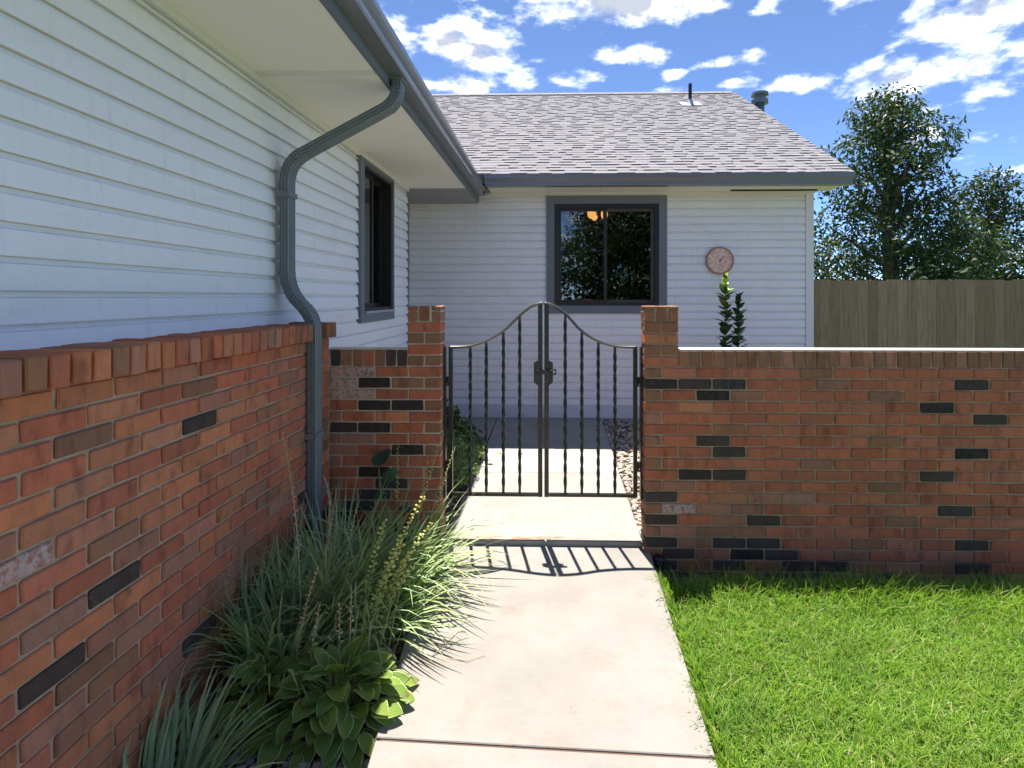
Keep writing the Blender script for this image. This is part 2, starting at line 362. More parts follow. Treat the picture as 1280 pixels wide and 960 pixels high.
def blades(name, base, az, length, el, droop, width, seg=4, xmin=None, twist=.5, power=1.3, zmin=None):
    """curved strap leaves; every argument an array with one entry per blade"""
    n = len(az); s = np.linspace(0, 1, seg + 1)
    P = np.zeros((n, seg + 1, 3)); P[:, 0] = base
    for k in range(seg):
        sm = (s[k] + s[k + 1]) / 2; e = el - droop * sm ** power; dl = length / seg
        P[:, k + 1, 0] = P[:, k, 0] + np.cos(e) * np.cos(az) * dl
        P[:, k + 1, 1] = P[:, k, 1] + np.cos(e) * np.sin(az) * dl
        P[:, k + 1, 2] = P[:, k, 2] + np.sin(e) * dl
    if xmin is not None: P[:, :, 0] = np.maximum(P[:, :, 0], xmin + RNG.uniform(0, .02, (n, 1)))
    if zmin is not None: P[:, :, 2] = np.maximum(P[:, :, 2], zmin)
    tw = RNG.uniform(-twist, twist, n)
    side = np.stack([-np.sin(az) * np.cos(tw), np.cos(az) * np.cos(tw), np.sin(tw)], 1)
    prof = np.minimum(1, (.55 + 1.5 * s)) * (1 - s ** 2.4) + .02
    off = side[:, None, :] * (prof[None, :, None] * width[:, None, None] * .5)
    V = np.stack([P - off, P + off], 2).reshape(-1, 3)
    b = (np.arange(n) * (seg + 1) * 2)[:, None]; k = (np.arange(seg) * 2)[None, :]
    Q = np.stack([b + k, b + k + 1, b + k + 3, b + k + 2], 2).reshape(-1, 4)
    tip = np.broadcast_to(np.clip((s - .35) / .65, 0, 1)[None, :, None], (n, seg + 1, 2)).reshape(-1)
    return npmesh(name, V, Q, {'tip': tip})
def catmull(pts, k=6):
    out = []; n = len(pts)
    for i in range(n - 1):
        p0, p1, p2, p3 = (Vector(pts[max(0, min(n - 1, i + j))]) for j in (-1, 0, 1, 2))
        for j in range(k):
            t = j / k
            out.append(.5 * ((2 * p1) + (p2 - p0) * t + (2 * p0 - 5 * p1 + 4 * p2 - p3) * t * t + (3 * p1 - p0 - 3 * p2 + p3) * t ** 3))
    return out + [Vector(pts[-1])]

# ------------------------------------------------------------------ ground and pavement
XF, YW, YT = -1.34, 3.27, .14          # wainscot face, garden wall front, wall thickness
XL, YB = -1.535, 6.75                  # siding face of the left wing, of the rear wing
g = part('ground', box(-400, 400, -400, 800, -.6, -.22), MT['turf']); tag(g, kind='structure')
def sheet(name, poly, z, thick, mat): return part(name, MB().prism(poly, 'z', z - thick, z), mat)
tag(sheet('planting_bed', [(-1.42, .2), (-.48, .2), (-.60, 2.0), (-.70, 3.33), (-.66, 3.34), (-.66, 3.6), (-1.42, 3.6)], -.11, .15, MT['soil']), kind='structure')
tag(sheet('garden_bed', [(-1.55, 3.61), (-.60, 3.61), (-.645, 6.9), (-1.55, 6.9)], -.05, .2, MT['soil']), kind='structure')
tag(sheet('gravel_bed', [(.52, 3.36), (3.4, 3.36), (3.4, 6.9), (.55, 6.9)], -.035, .2, MT['soil']), kind='structure')
tag(sheet('lawn_soil', [(.50, -6), (9, -6), (9, 3.03), (.50, 3.03)], -.115, .11, MT['turf']), kind='structure')
tag(sheet('wall_trench', [(.50, 3.032), (9, 3.032), (9, 3.42), (.50, 3.42)], -.175, .05, MT['soil']), kind='structure')

walk = empty('front_walkway', kind='structure')
part('joint_dirt', box(-.59, .54, 1.78, 1.90, -.15, -.037), MT['joint'], walk)
def slab(poly, z, thick, mat, name='concrete_slab'):
    m = MB().prism(poly, 'z', z - thick, z).mesh(name)
    bm = bmesh.new(); bm.from_mesh(m); bmesh.ops.bevel(bm, geom=[e for e in bm.edges if all(abs(v.co.z - z) < 1e-4 for v in e.verts)], offset=.003, segments=1, affect='EDGES'); bm.to_mesh(m); bm.free()
    return link(name, m, mat, walk)
slab([(-.605, 1.876), (.548, 1.826), (.600, 3.352), (-.725, 3.364)], -.03, .16, MT['walk'])
slab([(-.475, .2), (.50, .2), (.546, 1.8150), (-.604, 1.8650)], -.031, .16, MT['walk'])
slab([(-.43, -1.4), (.45, -1.4), (.498, .188), (-.473, .188)], -.03, .16, MT['walk'])
slab([(-.655, 3.346), (.563, 3.340), (.585, 4.640), (-.655, 4.640)], 0, .2, MT['stoop'])
slab([(-.641, 4.648), (.586, 4.648), (.610, 5.820), (-.648, 5.820)], 0, .2, MT['far'])
slab([(-.648, 5.828), (.611, 5.828), (.628, 6.76), (-.655, 6.76)], -.001, .2, MT['far'])
slab([(-2.1, 5.83), (-.658, 5.83), (-.663, 6.76), (-2.1, 6.76)], -.003, .2, MT['far'])

tag(sheet('bounce_driveway', [(-9.5, -10), (.45, -10), (.45, -1.62), (-9.5, -1.62)], -.06, .16, MT['walk']), kind='structure')  # unseen concrete added behind the camera to bounce light onto walls and soffit

# ------------------------------------------------------------------ bricks
BRICKS = {}
def brick_mesh(lx, ly, lz, var):
    k = (round(lx, 3), round(ly, 3), round(lz, 3), var)
    if k not in BRICKS:
        r = random.Random(hash(k)); m = box(-lx / 2, lx / 2, -ly / 2, ly / 2, -lz / 2, lz / 2).mesh('brick')
        bm = bmesh.new(); bm.from_mesh(m)
        for v in bm.verts: v.co += Vector((r.uniform(-1, 1) * .0026, r.uniform(-1, 1) * .0016, r.uniform(-1, 1) * .0020))
        bmesh.ops.bevel(bm, geom=bm.edges[:], offset=.0042, segments=1, affect='EDGES'); bm.to_mesh(m); bm.free()
        m.materials.append(MT['brick']); BRICKS[k] = m
    return BRICKS[k]
TONE = {'r': (.52, .155, .080), 'o': (.57, .205, .095), 'b': (.34, .150, .078), 'p': (.46, .19, .115), 'd': (.066, .050, .042), 'k': (.030, .026, .024), 'w': (.46, .17, .12)}
def brick(parent, c, size, tone=None, along='x', rot=None):
    if tone is None: tone = random.choices('rrrrrroooobppprd', k=1)[0] if random.random() < .988 else 'w'
    o = link('brick', brick_mesh(*size, random.randrange(4)), None, parent, c)
    if along == 'y': o.rotation_euler = (0, 0, R(90))
    j = random.uniform(.85, 1.15); t = TONE[tone]; h = random.uniform(-.06, .06)
    o.color = (t[0] * j * (1 + h), t[1] * j, t[2] * j * (1 - h), .35 if tone == 'w' else (.93 if random.random() < .1 else 1.0))
    return o
CH, JT = .0677, .0098                                                          # course height, joint
def clip_walls():
    # right-hand wall with its pier
    t = empty('brick_garden_wall', 'brick garden wall and pier right of the iron gate, running along the lawn', 'brick wall', 'brick garden walls')
    x0, x1, xe, zt = .565, .766, 3.0, 1.079
    part('mortar_bed', box(x0 + .005, xe, YW + .009, YW + YT - .009, -.25, zt + .098).box(x0 + .005, x1 - .005, YW + .0105, YW + YT - .0105, zt + .09, zt + 4 * CH + .094), MT['mortar'], t)
    rows = ['brrrrbrrrrrr', 'kdkrrprrrdrr', 'brkprrrbrrrr', 'rorrrrrrkrrr', 'prrrrrrrrrdr', 'rrbrrrorrrrr', 'brdrrrrbrrrr', 'rrdrrrrrrkrr', 'brrrrprrrrrr', 'rkdrrrrrdrrr',
            'bprrrrrbrrrr', 'dropprrrrrrr', 'bwpprrrrrdrr', 'drpdrrrbrrrr', 'bpbprrrrrrrr', 'dpddrrbrrdrr', 'bdpkdrbrrprr', 'dbdbddbpbdrr', 'dkdbdkbdbbdr']
    for k, row in enumerate(rows):
        zc = zt - (k + .5) * CH; x = x0; first = (k % 2 == 0)
        for i, ch in enumerate(row):
            w = .0966 if (i == 0 and first) else .1932
            if x + w > xe: w = xe - x
            if w < .03: break
            brick(t, (x + w / 2, YW + YT / 2 + random.uniform(-.0012, .0012), zc), (w, YT, CH - JT), ch)
            x += w + JT
    x = x1 + .004
    while x + .0577 < xe:                                                      # rowlock cap of the low wall
        brick(t, (x + .029, YW + YT / 2, zt + .0505), (.0577, YT, .096), random.choice('bbbbbp')); x += .0677
    for k, row in enumerate(('r', 'bb', 'o', 'bb')):
        for i, ch in enumerate(row):
            w = (.2 - JT * (len(row) - 1)) / len(row)
            brick(t, (x0 + w / 2 + i * (w + JT), YW + YT / 2, zt + (k + .5) * CH), (w, YT, CH - JT), ch)
    part('sunlit_cap', box(x1 + .002, xe, YW + .004, YW + YT - .004, zt + .0965, zt + .106), MT['suncap'], t)  # pale strip added so the wall top reads blown white by the sun
    pier_top(t, x0, zt + 4 * CH)
    part('hinge_bar', box(x0 - .010, x0 - .0005, YW + .085, YW + .135, .25, 1.19), MT['iron'], t)
    # left-hand wall with its pier
    t = empty('brick_garden_wall', 'short shaded brick garden wall and pier left of the iron gate, behind the grasses', 'brick wall', 'brick garden walls')
    xr, xl = -.662, XF - .03
    part('mortar_bed', box(xl, xr - .005, YW + .009, YW + YT - .009, -.25, zt + .104).box(xr - .2, xr - .005, YW + .0105, YW + YT - .0105, zt + .09, zt + 4 * CH + .094), MT['palemortar'], t)
    rows = ['rrww', 'bbkw', 'rrww', 'bkkr', 'rorp', 'brkd', 'rrpp', 'bkrp', 'rrrp', 'brkr', 'rdrb', 'brdr', 'rrkr', 'brrd', 'rkrr', 'brrr', 'rdrr', 'brrr', 'rrkr']
    for k, row in enumerate(rows):
        zc = zt - (k + .5) * CH; x = xr
        for i, ch in enumerate(row):
            w = .0966 if (i == 0 and k % 2) else .1932
            w = min(w, x - XF - .002)
            if w < .03: break
            brick(t, (x - w / 2, YW + YT / 2 + random.uniform(-.0012, .0012), zc), (w, YT, CH - JT), ch)
            x -= w + JT
    x = xr - .2 - .006
    for ch in 'ddbrbbd':
        brick(t, (x - .029, YW + YT / 2, zt + .0505), (.0577, YT, .096), ch); x -= .0677
    for k, row in enumerate(('bb', 'r', 'bb', 'r')):
        for i, ch in enumerate(row):
            w = (.2 - JT * (len(row) - 1)) / len(row)
            brick(t, (xr - .2 + w / 2 + i * (w + JT), YW + YT / 2, zt + (k + .5) * CH), (w, YT, CH - JT), ch)
    pier_top(t, xr - .2, zt + 4 * CH)
    part('hinge_bar', box(xr + .0005, xr + .010, YW + .085, YW + .135, .25, 1.19), MT['iron'], t)
def pier_top(t, x0, z):
    for i in range(3):
        xc = x0 + .029 + i * .0712
        if i == 1: brick(t, (xc, YW + YT / 2, z + .048), (.0577, YT, .092), 'b')
        else:
            brick(t, (xc, YW + YT / 2, z + .031), (.0577, YT, .058), 'b'); brick(t, (xc, YW + YT / 2, z + .081), (.0577, YT, .026), 'b')
clip_walls()

# ------------------------------------------------------------------ the house
house = empty('house', 'white sided single storey house with grey gutters, shingle roof and brick wainscot', 'house')
EX = .0973                                                                     # siding exposure
def plank(x0, x1, z0, z1, parent, face):
    """one lap board; face 'back' = rear wing wall looking towards -Y, 'side' = left wing wall looking towards +X"""
    h = z1 - z0; pr = [(.0, z1 - .001), (.0015, z1 - .001), (.003, z1 - .017), (.0135, z1 - .022), (.0215, z0 + .004), (.021, z0), (.014, z0 - .001), (.004, z0 + .006), (0, z0 + .006)]
    if face == 'back': mb = MB().prism([(YB - d, z) for d, z in pr], 'x', x0, x1)
    else: mb = MB().prism([(XL + d, z) for d, z in pr], 'y', x0, x1)
    return part('siding_plank', mb, MT['siding'], parent)
def rear_wall():
    w = empty('rear_wall'); w.parent = house
    part('wall_core', box(-2.12, -.02, YB + .001, YB + .18, -.1, 2.85).box(1.40, 3.2, YB + .001, YB + .18, -.1, 2.85).box(-.02, 1.40, YB + .001, YB + .18, -.1, 1.32).box(-.02, 1.40, YB + .001, YB + .18, 2.73, 2.85), MT['trimw'], w)
    part('skirt_board', box(-1.99, 3.2, YB - .023, YB, .004, .165), MT['skirt'], w)
    part('frieze_board', box(-1.99, 3.2, YB - .022, YB, 2.745, 2.79), MT['trimw'], w)
    part('corner_board', box(3.12, 3.215, YB - .026, YB + .06, .0, 2.79), MT['trimw'], w)
    joints = {11: 1.53, 12: 1.53, 13: 1.53, 14: 1.53, 20: -.79, 21: -.79, 22: -.79, 4: 2.3, 5: 2.3}
    for k in range(-2, 25):
        z1 = 2.593 - k * EX; z0 = z1 - EX
        if z1 > 2.746: z1 = 2.746
        if z0 < .166: z0 = .166
        if z1 - z0 < .02: continue
        zc = (z0 + z1) / 2
        spans = [(-1.99, -.04), (1.42, 3.118)] if 1.30 < zc < 2.76 else [(-1.99, 3.118)]
        for a, b in spans:
            j = joints.get(k)
            if j is not None and a + .1 < j < b - .1:
                plank(a, j - .0015, z0, z1, w, 'back'); plank(j + .0015, b, z0, z1, w, 'back')
            else: plank(a, b, z0, z1, w, 'back')
    return w
rear_wall()
def side_wall():
    w = empty('side_wall'); w.parent = house
    a0, a1, b0, b1 = 4.30, 5.15, 1.33, 2.58
    part('wall_core', box(XL - .18, XL - .001, -1.5, a0, -.2, 2.85).box(XL - .18, XL - .001, a1, 5.78, -.2, 2.85).box(XL - .18, XL - .001, a0, a1, -.2, b0).box(XL - .18, XL - .001, a0, a1, b1, 2.85), MT['trimw'], w)
    part('frieze_board', box(XL, XL + .028, -1.5, 5.78, 2.618, 2.657), MT['trimw'], w)
    part('corner_board', box(XL - .02, XL + .024, 5.752, 5.80, -.05, 2.657), MT['trim'], w)
    part('recess_wall', box(-2.12, -2.0, 5.80, 6.75, -.05, 2.85), MT['siding'], w)
    joints = {5: 3.46, 6: 3.46, 7: 3.46, 16: 4.95, 14: 5.55, 15: 5.55, 13: 5.55}
    for k in range(-1, 26):
        z1 = min(2.588 - k * EX, 2.617); z0 = 2.588 - (k + 1) * EX
        if z1 - z0 < .015: continue
        zc = (z0 + z1) / 2
        ya = -1.5 if zc > 1.28 else 3.42
        spans = [(ya, 4.27), (5.175, 5.752)] if 1.31 < zc < 2.6 else [(ya, 5.752)]
        for a, b in spans:
            j = joints.get(k)
            if j is not None and a + .1 < j < b - .1:
                plank(a, j - .0015, z0, z1, w, 'side'); plank(j + .0015, b, z0, z1, w, 'side')
            else: plank(a, b, z0, z1, w, 'side')
side_wall()
def wainscot():
    w = empty('brick_wainscot'); w.parent = house
    y0, zc0 = .90, 1.259
    part('mortar_bed', box(XL - .02, XF - .009, y0 - .2, YW - .003, -.25, zc0 - .004).box(XL - .02, XF - .008, y0 - .2, 3.234, zc0 - .003, zc0 + .082), MT['mortar'], w)
    for k in range(21):
        zc = zc0 - .004 - (k + .5) * CH; y = YW - (.0966 if k % 2 else 0) - .003 * (k % 3)
        if k % 2: brick(w, (XF - .05, YW - .05, zc), (.0886, .10, CH - JT), None, 'y')
        while y - .1932 > y0:
            brick(w, (XF - .05, y - .0966 - .005, zc), (.1932, .10, CH - JT), None if random.random() < .8 else random.choice('rop'), 'y'); y -= .1932 + JT
    y = 3.238
    while y - .0577 > y0:
        if y > 2.92 and y - .0577 < 3.055: y = 2.92
        brick(w, (XF - .072, y - .029, zc0 + .0455 + random.uniform(-.002, .002)), (.252, .0585, .089), random.choice('rropropb') if y < 3.0 else 'b').rotation_euler = (0, R(random.uniform(-.8, .8)), R(180 * random.randrange(2)))
        y -= .0677
wainscot()

def rear_window():
    w = empty('window'); w.parent = house
    x0, x1, z0, z1 = -.05, 1.431, 1.293, 2.745
    f = .098
    mb = box(x0, x1, YB - .040, YB + .0, z1 - f, z1).box(x0, x1, YB - .040, YB, z0, z0 + f).box(x0, x0 + f, YB - .039, YB, z0 + f, z1 - f).box(x1 - f, x1, YB - .039, YB, z0 + f, z1 - f)
    part('window_trim', mb, MT['trim'], w)
    a0, a1, c0, c1 = .048, 1.333, 1.391, 2.647
    t = .05
    fr = box(a0, a1, YB - .03, YB + .08, c1 - t, c1).box(a0, a1, YB - .03, YB + .08, c0, c0 + t * .7).box(a0, a0 + t, YB - .029, YB + .08, c0 + t * .7, c1 - t).box(a1 - t, a1, YB - .029, YB + .08, c0 + t * .7, c1 - t)
    part('window_frame', fr, MT['bronze'], w)
    for (p, q, dy) in ((a0 + t, .700, 0), (.655, a1 - t, .03)):
        sa = .036; y = YB + .0 + dy; zz0, zz1 = c0 + t * .7, c1 - t
        s = part('sash', box(p, q, y, y + .028, zz1 - sa, zz1).box(p, q, y, y + .028, zz0, zz0 + sa).box(p, p + sa, y + .0005, y + .0275, zz0 + sa, zz1 - sa).box(q - sa, q, y + .0005, y + .0275, zz0 + sa, zz1 - sa), MT['sashgrey'] if dy else MT['bronze'], w)
        part('pane', box(p + sa - .004, q - sa + .004, y + .012, y + .016, zz0 + sa - .004, zz1 - sa + .004), MT['glass'], w)
    r = part('interior_room', MB().box(-1.4, 3.1, YB + .19, 9.6, .05, 3.05), MT['dark'], w)
    m = r.data; bm = bmesh.new(); bm.from_mesh(m); bmesh.ops.reverse_faces(bm, faces=bm.faces)
    bmesh.ops.delete(bm, geom=[f_ for f_ in bm.faces if abs(f_.calc_center_median().y - (YB + .19)) < 1e-3], context='FACES'); bm.to_mesh(m); bm.free()
rear_window()
def side_window():
    w = empty('window'); w.parent = house
    y0, y1, z0, z1, f = 4.26, 5.184, 1.29, 2.62, .09
    part('window_trim', box(XL, XL + .040, y0, y1, z0, z0 + f).box(XL, XL + .039, y0, y0 + f, z0 + f, z1).box(XL, XL + .039, y1 - .03, y1, z0 + f, z1).box(XL + .0, XL + .038, y0 + f, y1 - .03, z1 - .03, z1), MT['trim'], w)
    a0, a1, c0, c1, t = y0 + f, y1 - .03, z0 + f, z1 - .03, .03
    part('window_frame', box(XL - .09, XL + .02, a0, a1, c0, c0 + t).box(XL - .09, XL + .02, a0, a1, c1 - t, c1).box(XL - .09, XL + .0195, a0, a0 + t, c0 + t, c1 - t).box(XL - .09, XL + .0195, a1 - t, a1, c0 + t, c1 - t), MT['bronze'], w)
    ym = (a0 + a1) / 2
    for (p, q, dx) in ((a0 + t, ym + .02, -.03), (ym - .02, a1 - t, -.065)):
        s_ = .035; x = XL + dx
        part('sash', box(x - .026, x, p, q, c0 + t, c0 + t + s_).box(x - .026, x, p, q, c1 - t - s_, c1 - t).box(x - .0255, x - .0005, p, p + s_, c0 + t + s_, c1 - t - s_).box(x - .0255, x - .0005, q - s_, q, c0 + t + s_, c1 - t - s_), MT['bronze'], w)
        part('pane', box(x - .015, x - .011, p + s_ - .004, q - s_ + .004, c0 + t + s_ - .004, c1 - t - s_ + .004), MT['glass'], w)
    part('window_sill', box(XL + .021, XL + .055, a0 - .002, a1 + .002, c0 - .016, c0 + .004), MT['galv'], w)
    r = part('interior_room', box(-4.2, XL - .19, 3.6, 5.75, .05, 2.9), MT['dark'], w)
    m = r.data; bm = bmesh.new(); bm.from_mesh(m); bmesh.ops.reverse_faces(bm, faces=bm.faces)
    bmesh.ops.delete(bm, geom=[f_ for f_ in bm.faces if abs(f_.calc_center_median().x - (XL - .19)) < 1e-3], context='FACES'); bm.to_mesh(m); bm.free()
side_window()

# soffits, fascias, gutters
ZS, XE = 2.657, -.90
sf = empty('soffit'); sf.parent = house
for a, b in ((-1.5, -.20), (-.194, 1.236), (1.242, 2.775), (2.790, 4.318), (4.322, 5.778), (5.782, 6.728)):
    part('soffit_panel', box(-2.0 if a > 5.7 else XL - .02, XE - .002, a, b, ZS, ZS + .015), MT['greysoffit'] if a > 5.7 else MT['soffit'], sf)  # last panel, next to the rear wall, is a darker grey
part('soffit_batten', box(XL + .03, XE - .004, 2.757, 2.803, ZS - .007, ZS + .004), MT['trimw'], sf)
sf2 = empty('soffit'); sf2.parent = house
for a, b in ((-.74, .6), (.604, 2.04), (2.044, 3.40)):
    part('soffit_panel', box(a, b, 6.345, 6.727, 2.790, 2.805), MT['soffit'], sf2)
part('fascia', box(XE - .0, XE + .022, -1.5, 6.66, ZS - .004, 2.86), MT['trim'], house)
part('fascia', box(-.74, 3.41, 6.322, 6.344, 2.775, 2.93), MT['trim'], house)
def kprofile(sign, c, zb, zt, w):
    """K-style trough: outer outline then inner outline; c = back face, sign = direction of the front"""
    h = zt - zb; o = [(0, zt), (0, zb), (.76 * w, zb), (.80 * w, zb + .12 * h), (.80 * w, zb + .34 * h), (.90 * w, zb + .52 * h), (.985 * w, zb + .70 * h), (w, zb + .82 * h), (w, zt), (w - .012, zt), (w - .012, zt - .006)]
    i = [(w - .004, zb + .84 * h), (.885 * w, zb + .55 * h), (.78 * w, zb + .36 * h), (.78 * w, zb + .14 * h), (.75 * w, zb + .003), (.003, zb + .003), (.003, zt)]
    return [(c + sign * u, v) for u, v in o + i]
gt = part('gutter', MB().prism(kprofile(1, XE + .023, 2.705, 2.812, .107), 'y', -1.5, 6.44), MT['gutter'], house)
part('end_cap', box(XE + .023, XE + .127, 6.44, 6.443, 2.705, 2.812), MT['gutter'], gt)
for y in (-.3, 2.0, 4.95):
    part('gutter_seam', MB().prism([(XE + .023 + (u - XE - .023) * 1.012, 2.705 + (v - 2.705) * 1.01 - .0012) for u, v in kprofile(1, XE + .023, 2.705, 2.812, .107)[:9]], 'y', y, y + .035), MT['gutter'], gt)
gt2 = part('gutter', MB().prism(kprofile(-1, 6.321, 2.772, 2.900, .121), 'x', -.752, 3.43), MT['gutter'], house)
part('end_cap', box(3.43, 3.433, 6.20, 6.321, 2.772, 2.90), MT['gutter'], gt2)
part('eave_strip', box(2.17, 3.2, 6.60, 6.62, 2.772, 2.789), MT['black'], house)  # thin black strip under the rear eave

# downspout: ribbed rectangular pipe with crimped elbows
def downspout():
    d = empty('downspout'); d.parent = house
    Y = 2.99; wx, wy = .026, .043                                              # half sizes
    path = [(-.842, 2.70), (-.842, 2.575), (-1.462, 2.245), (-1.462, 1.535), (-1.311, 1.385), (-1.311, -.11)]
    bend = [0, .085, .11, .11, .08, 0]
    pts = []
    for i, p in enumerate(path):
        p = Vector(p)
        if not bend[i]: pts.append((p, 0)); continue
        a = (Vector(path[i - 1]) - p).normalized(); b = (Vector(path[i + 1]) - p).normalized()
        n = 17
        for k in range(n):
            t = k / (n - 1); q = (1 - t) ** 2 * (p + a * bend[i]) + 2 * t * (1 - t) * p + t * t * (p + b * bend[i]); pts.append((q, 1 + k))
    prof = []
    for sx, n in ((-1, 5), ):
        pass
    # outline with three flutes on every face
    def fl(h, n=3):
        out = []
        for k in range(n):
            c = (-1 + (2 * k + 1) / n) * h; r = h / n
            out += [(c - r * .55, 0), (c - r * .35, -.005), (c + r * .35, -.005), (c + r * .55, 0)]
        return out
    for u, e in fl(wx): prof.append((u, -wy - e))
    for u, e in fl(wy): prof.append((wx + e, u))
    for u, e in fl(wx): prof.append((-u, wy + e))
    for u, e in fl(wy): prof.append((-wx - e, -u))
    segs = [[], [], []]
    rings = []
    for i, (p, k) in enumerate(pts):
        t = (pts[min(i + 1, len(pts) - 1)][0] - pts[max(i - 1, 0)][0]).normalized(); nx = Vector((-t.y, t.x))
        if nx.x < 0: nx = -nx
        sc = 1 + (.10 if (k and k % 2 == 0 and k < 16) else (.02 if k else 0))
        rings.append([(p.x + nx.x * u * sc, Y + v * sc, p.y + nx.y * u * sc) for u, v in prof])
    cut = [0, 22, 40, len(rings) - 1] if len(rings) > 60 else [0, 18, 35, len(rings) - 1]
    for a, b in zip(cut[:-1], cut[1:]):
        part('pipe_section', MB().sweep(rings[a:b + 1]), MT['spout'], d)
    for a in cut[1:-1]:
        q = [[(c[0] + (p[0] - c[0]) * 1.07, c[1] + (p[1] - c[1]) * 1.07, c[2] + (p[2] - c[2]) * 1.07) for p in rings[a + e]] for e in (0, 1) for c in [tuple(sum(p[i] for p in rings[a + e]) / len(rings[a + e]) for i in range(3))]]
        part('seam_collar', MB().sweep([q[0], [tuple(.8 * u + .2 * v for u, v in zip(p0, p1)) for p0, p1 in zip(*q)]]), MT['spout'], d)
    for z in (2.05, .72):
        x = -1.462 if z > 1.4 else -1.311
        part('strap', box(x - .034, x + .0335, Y - .051, Y + .051, z, z + .028), MT['spout'], d)
    part('outlet_collar', box(-.842 - .034, -.842 + .034, Y - .052, Y + .052, 2.688, 2.7045), MT['spout'], d)
downspout()

